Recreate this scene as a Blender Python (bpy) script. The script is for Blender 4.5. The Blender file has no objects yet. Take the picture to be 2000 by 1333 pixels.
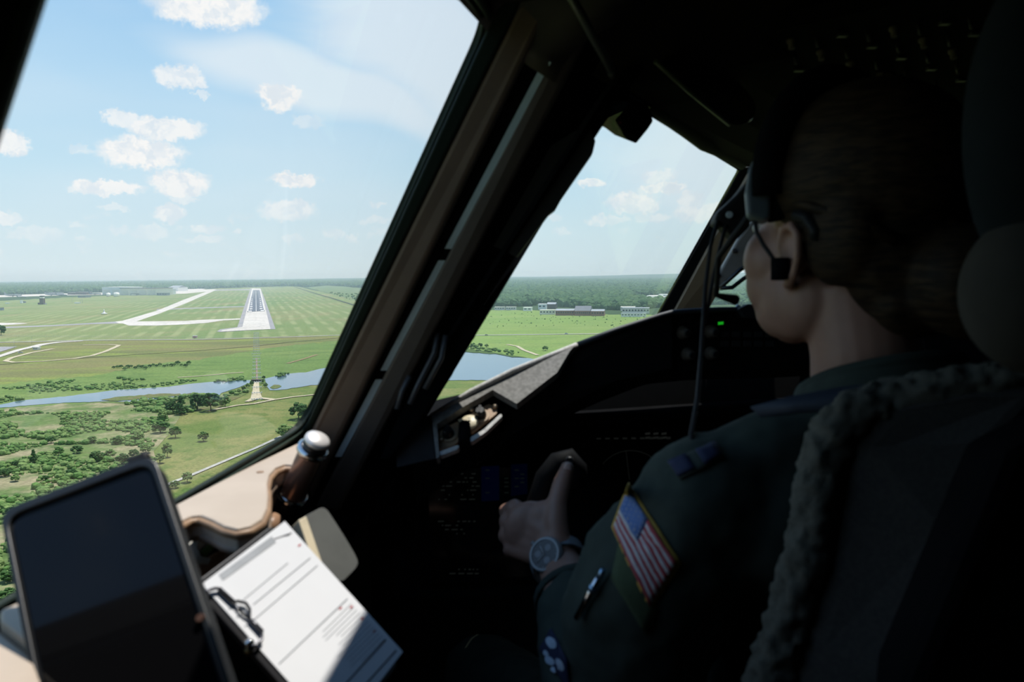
import bpy, bmesh, math, random
from mathutils import Vector, Matrix, noise, geometry
random.seed(7)
scene = bpy.context.scene
col = scene.collection
# ------------------------------------------------------------------ camera
F = 1556.0                      # focal length in pixels of a 2000 px wide frame
EYE = Vector((0, 0, 85.0))      # the aircraft is 85 m above the ground on final approach
PITCH = math.atan((666.5 - 537) / F); ROLL = math.radians(0.5)
FW = Vector((0, math.cos(PITCH), -math.sin(PITCH)))
_u0 = Vector((1, 0, 0)).cross(FW)
RT = Vector((1, 0, 0)) * math.cos(ROLL) - _u0 * math.sin(ROLL)
UP = RT.cross(FW)
cd = bpy.data.cameras.new('camera'); cam = bpy.data.objects.new('camera', cd); col.objects.link(cam)
cam.matrix_world = Matrix(((RT.x, UP.x, -FW.x, EYE.x), (RT.y, UP.y, -FW.y, EYE.y), (RT.z, UP.z, -FW.z, EYE.z), (0, 0, 0, 1)))
cd.sensor_width = 36; cd.lens = F / 2000 * 36; cd.clip_start = 0.02; cd.clip_end = 90000
cd.dof.use_dof = True; cd.dof.focus_distance = 900; cd.dof.aperture_fstop = 9.0
scene.camera = cam
# ------------------------------------------------------------------ exposure
vs = scene.view_settings
scene.display_settings.display_device = 'sRGB'
vs.view_transform = 'Standard'; vs.look = 'None'; vs.gamma = 1.0; vs.exposure = 0.0; vs.use_curve_mapping = False
# ------------------------------------------------------------------ sun
SUN = Vector((0.145, 0.25, 0.956)).normalized()
sd = bpy.data.lights.new('sun', 'SUN'); so = bpy.data.objects.new('sun', sd); col.objects.link(so)
sd.energy = 5.6; sd.angle = math.radians(0.53); sd.color = (1.0, 0.955, 0.89)
so.rotation_euler = SUN.to_track_quat('Z', 'Y').to_euler(); so.location = (0, -20, 200)
# ------------------------------------------------------------------ node helpers
def N(nt, t, **kw):
    n = nt.nodes.new(t)
    for k, v in kw.items():
        if k.startswith('i_'):
            n.inputs[int(k[2:]) if k[2:].isdigit() else k[2:]].default_value = v
        else: setattr(n, k, v)
    return n
def sock(nt, n, i, v):
    if isinstance(v, bpy.types.NodeSocket): nt.links.new(v, n.inputs[i])
    else: n.inputs[i].default_value = v
def MA(nt, op, a, b=0.0, c=0.0, clamp=False):
    n = nt.nodes.new('ShaderNodeMath'); n.operation = op; n.use_clamp = clamp
    for i, v in enumerate((a, b, c)): sock(nt, n, i, v)
    return n.outputs[0]
def SM(nt, v, lo, hi, a=0.0, b=1.0):
    n = nt.nodes.new('ShaderNodeMapRange'); n.interpolation_type = 'SMOOTHSTEP'
    sock(nt, n, 0, v)
    for i, x in zip((1, 2, 3, 4), (lo, hi, a, b)): n.inputs[i].default_value = x
    return n.outputs[0]
def MX(nt, fac, a, b, mode='MIX'):
    n = nt.nodes.new('ShaderNodeMix'); n.data_type = 'RGBA'; n.blend_type = mode
    sock(nt, n, 0, fac)
    for i, v in ((6, a), (7, b)):
        if not isinstance(v, bpy.types.NodeSocket): v = (*v[:3], 1)
        sock(nt, n, i, v)
    return n.outputs[2]
def NO(nt, vec, scale, detail=3.0, rough=0.55, out=0, dist=0.0):
    n = nt.nodes.new('ShaderNodeTexNoise'); nt.links.new(vec, n.inputs['Vector'])
    n.inputs['Scale'].default_value = scale; n.inputs['Detail'].default_value = detail
    n.inputs['Roughness'].default_value = rough; n.inputs['Distortion'].default_value = dist
    return n.outputs[out]
def VM(nt, op, a, b):
    n = nt.nodes.new('ShaderNodeVectorMath'); n.operation = op
    sock(nt, n, 0, a); sock(nt, n, 1, b)
    return n
# ------------------------------------------------------------------ sky (world): blue gradient, thin cirrus, scattered cumulus by direction
w = bpy.data.worlds.new('sky'); scene.world = w; w.use_nodes = True
nt = w.node_tree; nt.nodes.clear()
tc = N(nt, 'ShaderNodeTexCoord'); D = tc.outputs['Generated']
sx = N(nt, 'ShaderNodeSeparateXYZ'); nt.links.new(D, sx.inputs[0])
AZ = MA(nt, 'ARCTAN2', sx.outputs[0], sx.outputs[1]); EL = MA(nt, 'ARCSINE', sx.outputs[2])
cr = N(nt, 'ShaderNodeValToRGB'); nt.links.new(EL, cr.inputs[0])
e = cr.color_ramp.elements
e[0].position = 0.0; e[0].color = (0.70, 0.82, 0.87, 1)
e[1].position = 1.0; e[1].color = (0.14, 0.32, 0.66, 1)
for p, c in ((0.05, (0.67, 0.83, 0.90)), (0.12, (0.57, 0.79, 0.92)), (0.22, (0.46, 0.71, 0.92)), (0.34, (0.34, 0.60, 0.89)), (0.6, (0.24, 0.47, 0.8))):
    q = e.new(p); q.color = (*c, 1)
sky = cr.outputs[0]
cb = N(nt, 'ShaderNodeCombineXYZ'); nt.links.new(AZ, cb.inputs[0]); nt.links.new(EL, cb.inputs[1])
UV = cb.outputs[0]
# whitening towards the sun side (camera right) as thin high cloud
ci_map = N(nt, 'ShaderNodeMapping'); nt.links.new(UV, ci_map.inputs[0]); ci_map.inputs['Rotation'].default_value = (0, 0, 0.45); ci_map.inputs['Scale'].default_value = (1.6, 5.0, 1)
ci = NO(nt, ci_map.outputs[0], 1.3, 3, 0.5)
cim = SM(nt, ci, 0.46, 0.74, 0, 0.30)
def AE(px, py):
    v = (FW + RT * ((px - 1000) / F) - UP * ((py - 666.5) / F)).normalized()
    return math.atan2(v.x, v.y), math.asin(v.z)
cw1 = NO(nt, UV, 3.5, 2, 0.55, out=1)
UC = VM(nt, 'ADD', UV, VM(nt, 'MULTIPLY', VM(nt, 'SUBTRACT', cw1, (0.5, 0.5, 0.5)).outputs[0], (0.22, 0.14, 0)).outputs[0]).outputs[0]
streak = N(nt, 'ShaderNodeMapping'); nt.links.new(UC, streak.inputs[0]); streak.inputs['Rotation'].default_value = (0, 0, 0.5); streak.inputs['Scale'].default_value = (4, 22, 1)
stn = NO(nt, streak.outputs[0], 1.0, 3, 0.6)
def veil(p, q, width):                                          # one soft streak of cirrus between two directions
    a, b = Vector(AE(*p)), Vector(AE(*q)); c = (a + b) / 2; L = (b - a).length / 2; ang = math.atan2(b.y - a.y, b.x - a.x)
    m = N(nt, 'ShaderNodeMapping', vector_type='TEXTURE'); nt.links.new(UC, m.inputs[0])
    m.inputs['Location'].default_value = (c.x, c.y, 0); m.inputs['Rotation'].default_value = (0, 0, ang); m.inputs['Scale'].default_value = (L, width, 1)
    ln = N(nt, 'ShaderNodeVectorMath', operation='LENGTH'); nt.links.new(m.outputs[0], ln.inputs[0])
    return SM(nt, MA(nt, 'ADD', ln.outputs[1], MA(nt, 'MULTIPLY', MA(nt, 'SUBTRACT', stn, 0.5), 0.5)), 1.05, 0.35)
b1 = veil((250, 40), (1000, 290), 0.035)
b2 = veil((480, -40), (1250, 280), 0.10)
b3 = veil((1000, 180), (2100, 420), 0.16)
cirrus = MA(nt, 'MAXIMUM', cim, MA(nt, 'MULTIPLY', MA(nt, 'MULTIPLY', MA(nt, 'MAXIMUM', MA(nt, 'MAXIMUM', b1, b2), b3), SM(nt, sx.outputs[1], 0.66, 0.73)), 0.78))
sky = MX(nt, MA(nt, 'MULTIPLY', cirrus, SM(nt, EL, 0.0, 0.1, 0.1, 1.0)), sky, (0.80, 0.89, 0.95))
# cumulus: warped coordinates, one soft ellipse per cloud, then a general field for the rest of the sky
w1 = NO(nt, UV, 26, 3, 0.62, out=1); w2 = NO(nt, UV, 95, 3, 0.65, out=1)
wv = VM(nt, 'ADD', VM(nt, 'MULTIPLY', VM(nt, 'SUBTRACT', w1, (0.5, 0.5, 0.5)).outputs[0], (0.028, 0.016, 0)).outputs[0],
        VM(nt, 'MULTIPLY', VM(nt, 'SUBTRACT', w2, (0.5, 0.5, 0.5)).outputs[0], (0.021, 0.019, 0)).outputs[0])
UW = VM(nt, 'ADD', UV, wv.outputs[0]).outputs[0]
CL = [(405, 15, 110, 34, 1), (350, 150, 46, 20, .8), (393, 183, 13, 9, .5), (542, 190, 44, 26, 1), (240, 232, 30, 18, .75), (315, 250, 72, 22, .9),
      (278, 298, 80, 31, 1), (20, 280, 32, 20, .9), (160, 290, 22, 10, .4), (205, 366, 64, 14, 1), (350, 358, 58, 27, 1), (357, 391, 30, 8, .6), (220, 406, 24, 7, .5),
      (333, 417, 30, 17, 1), (575, 352, 48, 15, 1), (562, 412, 60, 22, .8), (12, 426, 26, 12, .9), (606, 238, 34, 12, .35), (65, 459, 40, 12, .6), (140, 442, 12, 5, .5), (160, 466, 14, 6, .6),
      (228, 447, 18, 10, .6), (290, 452, 40, 13, .6), (400, 446, 28, 10, .8), (400, 468, 42, 8, .7), (467, 455, 12, 7, .7), (575, 469, 24, 8, .6),
      (650, 455, 24, 10, .6), (684, 466, 18, 8, .6), (740, 400, 22, 6, .5), (733, 432, 30, 9, .5), (1155, 356, 32, 10, .9), (1285, 345, 36, 14, .6), (1290, 368, 50, 12, .9),
      (1235, 398, 56, 22, 1), (1350, 388, 28, 16, .7), (1185, 432, 46, 11, .8), (1275, 425, 38, 10, .7), (1362, 415, 50, 18, .85), (1080, 424, 18, 9, .7), (1098, 451, 20, 8, .6), (1400, 410, 24, 14, .7)]
tot = None; dk = None
for (px, py, rx, ry, op) in CL:
    a, b = AE(px, py)
    m = N(nt, 'ShaderNodeMapping', vector_type='TEXTURE'); nt.links.new(UW, m.inputs[0])
    m.inputs['Location'].default_value = (a, b, 0); m.inputs['Scale'].default_value = (rx / F * 1.04, ry / F * 1.10, 1)
    ln = N(nt, 'ShaderNodeVectorMath', operation='LENGTH'); nt.links.new(m.outputs[0], ln.inputs[0])
    s = SM(nt, ln.outputs[1], 1.02, 0.62, 0, op)
    tot = s if tot is None else MA(nt, 'MAXIMUM', tot, s)
fade = SM(nt, sx.outputs[1], 0.66, 0.73)
fm = N(nt, 'ShaderNodeMapping'); nt.links.new(UW, fm.inputs[0]); fm.inputs['Scale'].default_value = (1, 2.4, 1)
low = SM(nt, NO(nt, fm.outputs[0], 26, 2, 0.5), 0.60, 0.74, 0, 0.5)
low = MA(nt, 'MULTIPLY', low, MA(nt, 'MULTIPLY', SM(nt, EL, 0.012, 0.03), SM(nt, EL, 0.085, 0.055)))
cloud = MA(nt, 'MULTIPLY', MA(nt, 'MAXIMUM', tot, low), fade)
sh = NO(nt, UW, 45, 3, 0.6)
ccol = MX(nt, SM(nt, sh, 0.36, 0.58), (0.78, 0.85, 0.91), (0.97, 0.97, 0.96))
hz = SM(nt, EL, 0.02, 0.13, 0.45, 1.0)
front = MX(nt, MA(nt, 'MULTIPLY', cloud, hz), sky, ccol)
# the rest of the sky: same gradient, thin veil and scattered cumulus; hazy land colour below the horizon
gm = N(nt, 'ShaderNodeMapping'); nt.links.new(UV, gm.inputs[0]); gm.inputs['Scale'].default_value = (1, 2.2, 1)
gn = NO(nt, gm.outputs[0], 7, 3, 0.55)
gcl = MA(nt, 'MULTIPLY', SM(nt, gn, 0.60, 0.70, 0, 0.9), MA(nt, 'MULTIPLY', SM(nt, sx.outputs[1], 0.66, 0.5), SM(nt, EL, 0.02, 0.06)))
veil_ = MX(nt, MA(nt, 'MULTIPLY', cim, SM(nt, EL, 0.0, 0.1, 0.1, 1.0)), cr.outputs[0], (0.80, 0.89, 0.95))
rest = MX(nt, gcl, veil_, (0.93, 0.94, 0.94))
rest = MX(nt, SM(nt, EL, -0.01, -0.05), rest, (0.16, 0.22, 0.14))
bgf = N(nt, 'ShaderNodeBackground'); nt.links.new(front, bgf.inputs[0]); bgf.inputs[1].default_value = 1.0
bgr = N(nt, 'ShaderNodeBackground'); nt.links.new(rest, bgr.inputs[0]); bgr.inputs[1].default_value = 1.0
pick = MA(nt, 'MULTIPLY', MA(nt, 'GREATER_THAN', sx.outputs[1], 0.66), MA(nt, 'GREATER_THAN', EL, -0.005))
ms = N(nt, 'ShaderNodeMixShader'); nt.links.new(pick, ms.inputs[0]); nt.links.new(bgr.outputs[0], ms.inputs[1]); nt.links.new(bgf.outputs[0], ms.inputs[2])
wo = N(nt, 'ShaderNodeOutputWorld'); nt.links.new(ms.outputs[0], wo.inputs[0])
scene.cycles.volume_bounces = 1; scene.cycles.max_bounces = 6; scene.cycles.diffuse_bounces = 3; scene.cycles.glossy_bounces = 3
w.cycles.sampling_method = 'MANUAL'; w.cycles.sample_map_resolution = 512
# ------------------------------------------------------------------ geometry helpers
def ray(px, py): return FW + RT * ((px - 1000) / F) - UP * ((py - 666.5) / F)
def P(px, py, d): return EYE + ray(px, py) * d
def G(px, py, z=0.0):
    r = ray(px, py); return EYE + r * ((z - EYE.z) / r.z)
def HIT(px, py, p, n):
    r = ray(px, py); return EYE + r * ((p - EYE).dot(n) / r.dot(n))
ORG = {}
def props(o, label=None, cat=None, group=None, kind=None):
    for k, v in (('label', label), ('category', cat), ('group', group), ('kind', kind)):
        if v: o[k] = v
    return o
def thing(name, loc, label=None, cat=None, group=None, kind=None):
    o = bpy.data.objects.new(name, None); col.objects.link(o); o.location = loc; o.empty_display_size = 0.1
    ORG[o.name] = Vector(loc)
    return props(o, label, cat, group, kind)
class MB:
    def __init__(s): s.v = []; s.f = []; s.sm = []
    def add(s, vs, fs, smooth=False):
        b = len(s.v); s.v += [Vector(p) for p in vs]; s.f += [tuple(i + b for i in f) for f in fs]; s.sm += [smooth] * len(fs); return s
    def hexa(s, a, b):                      # a: 4 corner ring, b: opposite 4 ring
        n = len(a); vs = list(a) + list(b)
        fs = [tuple(range(n))[::-1], tuple(range(n, 2 * n))] + [(i, (i + 1) % n, n + (i + 1) % n, n + i) for i in range(n)]
        return s.add(vs, fs)
    def prism(s, poly, vec):
        vec = Vector(vec); poly = [Vector(p) for p in poly]; top = [p + vec for p in poly]
        n = len(poly); tri = geometry.tessellate_polygon([poly])
        fs = [tuple(t) for t in tri] + [tuple(i + n for i in t)[::-1] for t in tri] + [(i, (i + 1) % n, n + (i + 1) % n, n + i) for i in range(n)]
        return s.add(poly + top, fs)
    def box(s, c, size, rot=None):
        c = Vector(c); hx, hy, hz_ = [x / 2 for x in size]
        pts = [Vector((x, y, z)) for z in (-hz_, hz_) for x, y in ((-hx, -hy), (hx, -hy), (hx, hy), (-hx, hy))]
        if rot: pts = [rot @ p for p in pts]
        pts = [c + p for p in pts]
        return s.add(pts, [(3, 2, 1, 0), (4, 5, 6, 7), (0, 1, 5, 4), (1, 2, 6, 5), (2, 3, 7, 6), (3, 0, 4, 7)])
    def tube(s, path, rad, n=12, caps=True, flat=None):
        path = [Vector(p) for p in path]
        if not hasattr(rad, '__len__'): rad = [rad] * len(path)
        rings = []; up = None
        for i, p in enumerate(path):
            t = (path[min(i + 1, len(path) - 1)] - path[max(i - 1, 0)]).normalized()
            if up is None:
                up = Vector((0, 0, 1)) if abs(t.z) < 0.9 else Vector((1, 0, 0))
            x = t.cross(up).normalized(); up = x.cross(t).normalized()
            rings.append([p + (x * math.cos(2 * math.pi * k / n) + up * math.sin(2 * math.pi * k / n) * (flat or 1)) * rad[i] for k in range(n)])
        vs = [q for r in rings for q in r]
        fs = [(i * n + k, i * n + (k + 1) % n, (i + 1) * n + (k + 1) % n, (i + 1) * n + k) for i in range(len(path) - 1) for k in range(n)]
        s.add(vs, fs, True)
        if caps:
            s.add(rings[0], [tuple(range(n))[::-1]]); s.add(rings[-1], [tuple(range(n))])
        return s
    def lathe(s, base, axis, prof, n=24):   # prof: (radius, height along axis)
        base = Vector(base); axis = Vector(axis).normalized()
        x = axis.orthogonal().normalized(); y = axis.cross(x)
        vs = [base + axis * h + (x * math.cos(2 * math.pi * k / n) + y * math.sin(2 * math.pi * k / n)) * max(r, 1e-5) for r, h in prof for k in range(n)]
        fs = [(i * n + k, i * n + (k + 1) % n, (i + 1) * n + (k + 1) % n, (i + 1) * n + k) for i in range(len(prof) - 1) for k in range(n)]
        s.add(vs, fs, True)
        m = len(prof)
        s.add(vs[:n], [tuple(range(n))[::-1]]); s.add(vs[(m - 1) * n:], [tuple(range(n))])
        return s
    def ell(s, c, r, rot=None, nu=16, nv=10):
        c = Vector(c); vs = []
        if not hasattr(r, '__len__'): r = (r, r, r)
        for j in range(nv + 1):
            th = math.pi * j / nv
            for i in range(nu):
                a = 2 * math.pi * i / nu
                p = Vector((r[0] * math.sin(th) * math.cos(a), r[1] * math.sin(th) * math.sin(a), r[2] * math.cos(th)))
                vs.append(c + (rot @ p if rot else p))
        fs = [(j * nu + i, (j + 1) * nu + i, (j + 1) * nu + (i + 1) % nu, j * nu + (i + 1) % nu) for j in range(nv) for i in range(nu)]
        return s.add(vs, fs, True)
    def loft(s, rings, caps=True, smooth=True, closed=True):
        n = len(rings[0]); vs = [p for r in rings for p in r]
        m = n if closed else n - 1
        fs = [(i * n + k, i * n + (k + 1) % n, (i + 1) * n + (k + 1) % n, (i + 1) * n + k) for i in range(len(rings) - 1) for k in range(m)]
        s.add(vs, fs, smooth)
        if caps: s.add(rings[0], [tuple(range(n))[::-1]]); s.add(rings[-1], [tuple(range(n))])
        return s
    def build(s, name, mat, parent=None, label=None, cat=None, group=None, kind=None, bevel=0, seg=2, subsurf=0, remesh=0, smooth_it=0, origin=None):
        lo = Vector([min(v[i] for v in s.v) for i in range(3)]); hi = Vector([max(v[i] for v in s.v) for i in range(3)])
        c = origin or Vector(((lo.x + hi.x) / 2, (lo.y + hi.y) / 2, lo.z))
        me = bpy.data.meshes.new(name); me.from_pydata([v - c for v in s.v], [], s.f)
        me.polygons.foreach_set('use_smooth', s.sm)
        bm = bmesh.new(); bm.from_mesh(me); bmesh.ops.remove_doubles(bm, verts=bm.verts, dist=1e-6); bmesh.ops.recalc_face_normals(bm, faces=bm.faces); bm.to_mesh(me); bm.free()
        o = bpy.data.objects.new(name, me); col.objects.link(o)
        for m in (mat if isinstance(mat, (list, tuple)) else [mat]): me.materials.append(m)
        ORG[o.name] = c
        if parent: o.parent = parent; o.location = c - ORG[parent.name]
        else: o.location = c
        if remesh:
            r = o.modifiers.new('r', 'REMESH'); r.mode = 'VOXEL'; r.voxel_size = remesh; r.use_smooth_shade = True
        if smooth_it:
            q = o.modifiers.new('s', 'SMOOTH'); q.factor = 0.5; q.iterations = smooth_it
        if bevel:
            b = o.modifiers.new('b', 'BEVEL'); b.width = bevel; b.segments = seg; b.limit_method = 'ANGLE'; b.angle_limit = 0.6; b.harden_normals = False
        if subsurf:
            q = o.modifiers.new('ss', 'SUBSURF'); q.levels = subsurf; q.render_levels = subsurf
        return props(o, label, cat, group, kind)
def copy_tree(o, parent=None, loc=None, rotz=None, scale=None):
    c = o.copy(); col.objects.link(c); c.parent = parent; ORG[c.name] = ORG.get(o.name, Vector())
    if loc is not None: c.location = loc
    if rotz is not None: c.rotation_euler = (0, 0, rotz)
    if scale is not None: c.scale = scale if hasattr(scale, '__len__') else (scale,) * 3
    for ch in list(o.children): copy_tree(ch, c)
    return c
# ------------------------------------------------------------------ materials
MATS = {}
def M(name, c1, rough=0.6, metal=0.0, c2=None, vs_=40.0, bump=0.0, bs=200.0, spec=0.5, coat=0.0, emit=None, estr=0.0, aniso=None):
    if name in MATS: return MATS[name]
    m = bpy.data.materials.new(name); m.use_nodes = True; t = m.node_tree; b = t.nodes['Principled BSDF']
    b.inputs['Roughness'].default_value = rough; b.inputs['Metallic'].default_value = metal
    b.inputs['Specular IOR Level'].default_value = spec; b.inputs['Coat Weight'].default_value = coat
    co = N(t, 'ShaderNodeTexCoord').outputs['Object']
    c2 = c2 or tuple(x * 0.86 for x in c1)
    n1 = NO(t, co, vs_, 4, 0.6)
    t.links.new(MX(t, SM(t, n1, 0.35, 0.65), c1, c2), b.inputs['Base Color'])
    if bump:
        bn = N(t, 'ShaderNodeBump'); bn.inputs['Strength'].default_value = bump; bn.inputs['Distance'].default_value = 0.3 / bs
        t.links.new(NO(t, co, bs, 3, 0.6), bn.inputs['Height']); t.links.new(bn.outputs[0], b.inputs['Normal'])
    if emit:
        b.inputs['Emission Color'].default_value = (*emit, 1); b.inputs['Emission Strength'].default_value = estr
    MATS[name] = m; return m
def MG(name, cols, scales=(0.01, 0.08, 0.6), rough=0.95, stripes=None, stretch=(1, 1)):
    """ground cover by world position: cols = (low, mid, high) mixed by two noises, fine noise on top"""
    if name in MATS: return MATS[name]
    m = bpy.data.materials.new(name); m.use_nodes = True; t = m.node_tree; b = t.nodes['Principled BSDF']
    b.inputs['Roughness'].default_value = rough; b.inputs['Specular IOR Level'].default_value = 0.1
    pos = N(t, 'ShaderNodeNewGeometry').outputs['Position']
    mp = N(t, 'ShaderNodeMapping'); t.links.new(pos, mp.inputs[0]); mp.inputs['Rotation'].default_value = (0, 0, -0.32); mp.inputs['Scale'].default_value = (stretch[0], stretch[1], 1)
    v = mp.outputs[0]
    c = MX(t, SM(t, NO(t, v, scales[0], 4, 0.6), 0.38, 0.62), cols[0], cols[1])
    c = MX(t, SM(t, NO(t, v, scales[1], 5, 0.62), 0.45, 0.72), c, cols[2])
    f = NO(t, pos, scales[2], 4, 0.7)
    c = MX(t, 1.0, c, MX(t, SM(t, f, 0.3, 0.7), (0.72, 0.72, 0.72), (1.22, 1.22, 1.22)), 'MULTIPLY')
    if stripes:
        wv_ = N(t, 'ShaderNodeTexWave'); wv_.bands_direction = 'X'; wv_.inputs['Scale'].default_value = stripes; wv_.inputs['Distortion'].default_value = 5.0; wv_.inputs['Detail'].default_value = 2; wv_.inputs['Detail Scale'].default_value = 0.1
        rm = N(t, 'ShaderNodeMapping'); t.links.new(pos, rm.inputs[0]); rm.inputs['Rotation'].default_value = (0, 0, -HEAD); t.links.new(rm.outputs[0], wv_.inputs[0])
        k = MA(t, 'MULTIPLY', SM(t, wv_.outputs[1], 0.45, 0.95), SM(t, NO(t, pos, 0.006, 3), 0.38, 0.6))
        c = MX(t, MA(t, 'MULTIPLY', k, 0.55), c, (0.30, 0.32, 0.16))
    t.links.new(c, b.inputs['Base Color'])
    MATS[name] = m; return m
HEAD = 0.3094                                         # runway heading, radians left of +Y
HD = Vector((-math.sin(HEAD), math.cos(HEAD), 0)); HP = Vector((math.cos(HEAD), math.sin(HEAD), 0))
# ------------------------------------------------------------------ the land
def grid_ground():
    mb = MB(); S = 45000
    mb.add([(-S, -3000, -0.6), (S, -3000, -0.6), (S, S, -0.6), (-S, S, -0.6)], [(0, 1, 2, 3)])
    return mb
forest_floor = MG('forest_floor', ((0.030, 0.060, 0.022), (0.042, 0.078, 0.028), (0.055, 0.095, 0.034)), (0.0012, 0.02, 0.08))
g = grid_ground().build('ground', forest_floor, kind='structure'); g['label'] = 'wooded plain stretching to the hazy horizon'
airfield = MG('airfield_grass', ((0.170, 0.215, 0.080), (0.130, 0.200, 0.066), (0.235, 0.215, 0.105)), (0.0022, 0.009, 0.25), stripes=0.012, stretch=(1, .35))
meadow = MG('dry_meadow', ((0.180, 0.170, 0.068), (0.125, 0.145, 0.050), (0.190, 0.240, 0.052)), (0.010, 0.03, 0.35), stretch=(.3, 1))
wet = MG('wet_grass', ((0.120, 0.190, 0.050), (0.145, 0.205, 0.058), (0.085, 0.145, 0.038)), (0.010, 0.05, 0.35), stretch=(.4, 1))
field = MG('rough_field', ((0.115, 0.160, 0.042), (0.185, 0.190, 0.066), (0.078, 0.132, 0.030)), (0.018, 0.09, 0.7))
scrub = MG('scrub_soil', ((0.110, 0.165, 0.050), (0.270, 0.240, 0.140), (0.070, 0.125, 0.036)), (0.03, 0.05, 0.4))
marsh = MG('marsh', ((0.105, 0.150, 0.045), (0.150, 0.130, 0.060), (0.080, 0.130, 0.036)), (0.05, 0.1, 0.6))
concrete = MG('concrete', ((0.50, 0.47, 0.42), (0.56, 0.53, 0.48), (0.44, 0.42, 0.38)), (0.006, 0.03, 0.2))
asphalt = MG('asphalt', ((0.30, 0.29, 0.29), (0.26, 0.26, 0.27), (0.33, 0.32, 0.31)), (0.01, 0.05, 0.3))
tarmac = MG('runway_asphalt', ((0.19, 0.20, 0.22), (0.16, 0.17, 0.19), (0.21, 0.22, 0.24)), (0.01, 0.05, 0.3))
rubber = MG('rubber_marks', ((0.105, 0.12, 0.14), (0.12, 0.135, 0.155), (0.14, 0.155, 0.18)), (0.01, 0.05, 0.3))
paint = MG('marking_paint', ((0.62, 0.62, 0.6), (0.66, 0.66, 0.64), (0.6, 0.6, 0.58)), (0.05, 0.2, 1))
sand = MG('sand_track', ((0.46, 0.40, 0.27), (0.40, 0.36, 0.24), (0.5, 0.44, 0.32)), (0.05, 0.2, 0.8))
road = MG('road', ((0.34, 0.34, 0.30), (0.38, 0.37, 0.33), (0.30, 0.31, 0.27)), (0.02, 0.1, 0.5))
def zone(name, px, z, mat, label, jit=0.0, kind='structure', parent=None, step=9.0, cat=None):
    pts = []
    for a, b in zip(px, px[1:] + px[:1]):
        n = max(1, int(math.dist(a, b) / step)) if jit else 1
        for i in range(n):
            t = i / n; x = a[0] + (b[0] - a[0]) * t; y = a[1] + (b[1] - a[1]) * t
            if jit and y > 550:
                k = noise.noise(Vector((x * 0.11, y * 0.3, z * 9))) + 0.6 * noise.noise(Vector((x * 0.4, y * 0.9, z * 5)))
                y += jit * k
            pts.append((x, y))
    p3 = [G(x, max(y, 545.5 - x * 0.0087 + 1.2), z) for x, y in pts]
    mb = MB(); n = len(p3); tri = geometry.tessellate_polygon([p3])
    mb.add(p3, [tuple(t) for t in tri])
    o = mb.build(name, mat, parent, label=label, kind=kind if not parent else None)
    for p in o.data.polygons:
        if p.normal.z < 0: p.flip()
    return o
def ribbon(name, px, wpx, z, mat, label, parent=None):          # a road as a strip along pixel points of the ground
    L = []; Rr = []
    c = [G(x, y, z) for x, y in px]
    for i, p in enumerate(c):
        t = (c[min(i + 1, len(c) - 1)] - c[max(i - 1, 0)]).normalized(); s = Vector((-t.y, t.x, 0)); wd = wpx[i] if hasattr(wpx, '__len__') else wpx
        L.append(p + s * wd / 2); Rr.append(p - s * wd / 2)
    mb = MB(); n = len(c); mb.add(L + Rr, [(i, i + 1, n + i + 1, n + i) for i in range(n - 1)])
    o = mb.build(name, mat, parent, label=label, kind=None if parent else 'structure')
    for p in o.data.polygons:
        if p.normal.z < 0: p.flip()
    return o
Z1 = lambda X, Y: (X * .18, 540 + Y * .18)
Z2 = lambda X, Y: (360 + X * .18, 530 + Y * .18)
Z3 = lambda X, Y: (840 + X * .25, 500 + Y * .25)
Z4 = lambda X, Y: (300 + X * .195, 700 + Y * .195)
R1 = lambda X, Y: (X * .38, 500 + Y * .38)
# grass covers from far to near
zone('airfield_grass', [(-260, 605), (0, 588), (140, 581), (260, 576), (330, 571), (430, 563.5), (560, 560), (580, 560), (640, 573), (760, 604), (900, 640), (900, 700), (640, 668), (-260, 690)], 0.0, airfield, 'mown airfield grass with pale mowing stripes', 0.8)
zone('far_clearing', [(600, 562), (640, 558), (720, 565), (820, 572), (840, 600), (760, 604), (690, 586)], 0.05, MG('clearing', ((0.10, 0.17, 0.06), (0.13, 0.19, 0.08), (0.20, 0.20, 0.12)), (0.004, 0.01, 0.1)), 'scrubby clearing beyond the dark drainage ditch', 1.0)
zone('airfield_grass', [(780, 612), (935, 606), (1050, 607), (1200, 615), (1420, 618), (2400, 640), (2400, 745), (780, 745)], 0.05, MG('park_grass', ((0.165, 0.25, 0.06), (0.20, 0.265, 0.075), (0.14, 0.215, 0.055)), (0.006, 0.03, 0.3), stretch=(.4, 1)), 'bright meadow in front of the brick buildings', 1.2)
zone('dry_meadow', [(-260, 672), (0, 668), (190, 665), (400, 662), (640, 655), (900, 648), (900, 735), (640, 700), (0, 800), (-260, 830)], 0.12, meadow, 'olive brown meadow between airfield road and wet bank', 1.0)
zone('wet_bank', [(-260, 790), (0, 752), (80, 742), (180, 735), (290, 712), (380, 704), (480, 688), (560, 676), (650, 667), (900, 640), (900, 700), (640, 735), (490, 752), (0, 812), (-260, 840)], 0.2, wet, 'bright green reedy bank along the channel', 2.5)
zone('rough_field', [(-260, 800), (0, 795), (200, 780), (480, 758), (640, 748), (900, 742), (1010, 742), (1100, 760), (1100, 1000), (700, 1100), (300, 1400), (-400, 1500), (-400, 900)], 0.1, field, 'rough sunlit grass field below the aircraft', 2.0)
zone('scrub_ground', [(-300, 800), (0, 800), (120, 790), (240, 786), (320, 790), (352, 815), (330, 850), (300, 880), (310, 920), (325, 960), (240, 1100), (60, 1330), (-300, 1500)], 0.3, scrub, 'patchy sandy scrubland', 3.5)
zone('marsh_ground', [(150, 784), (213, 783), (300, 776), (372, 768), (440, 772), (480, 757), (490, 763), (470, 775), (420, 800), (330, 806), (250, 790)], 0.32, marsh, 'reed marsh on the near bank of the channel', 2.5)
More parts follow.
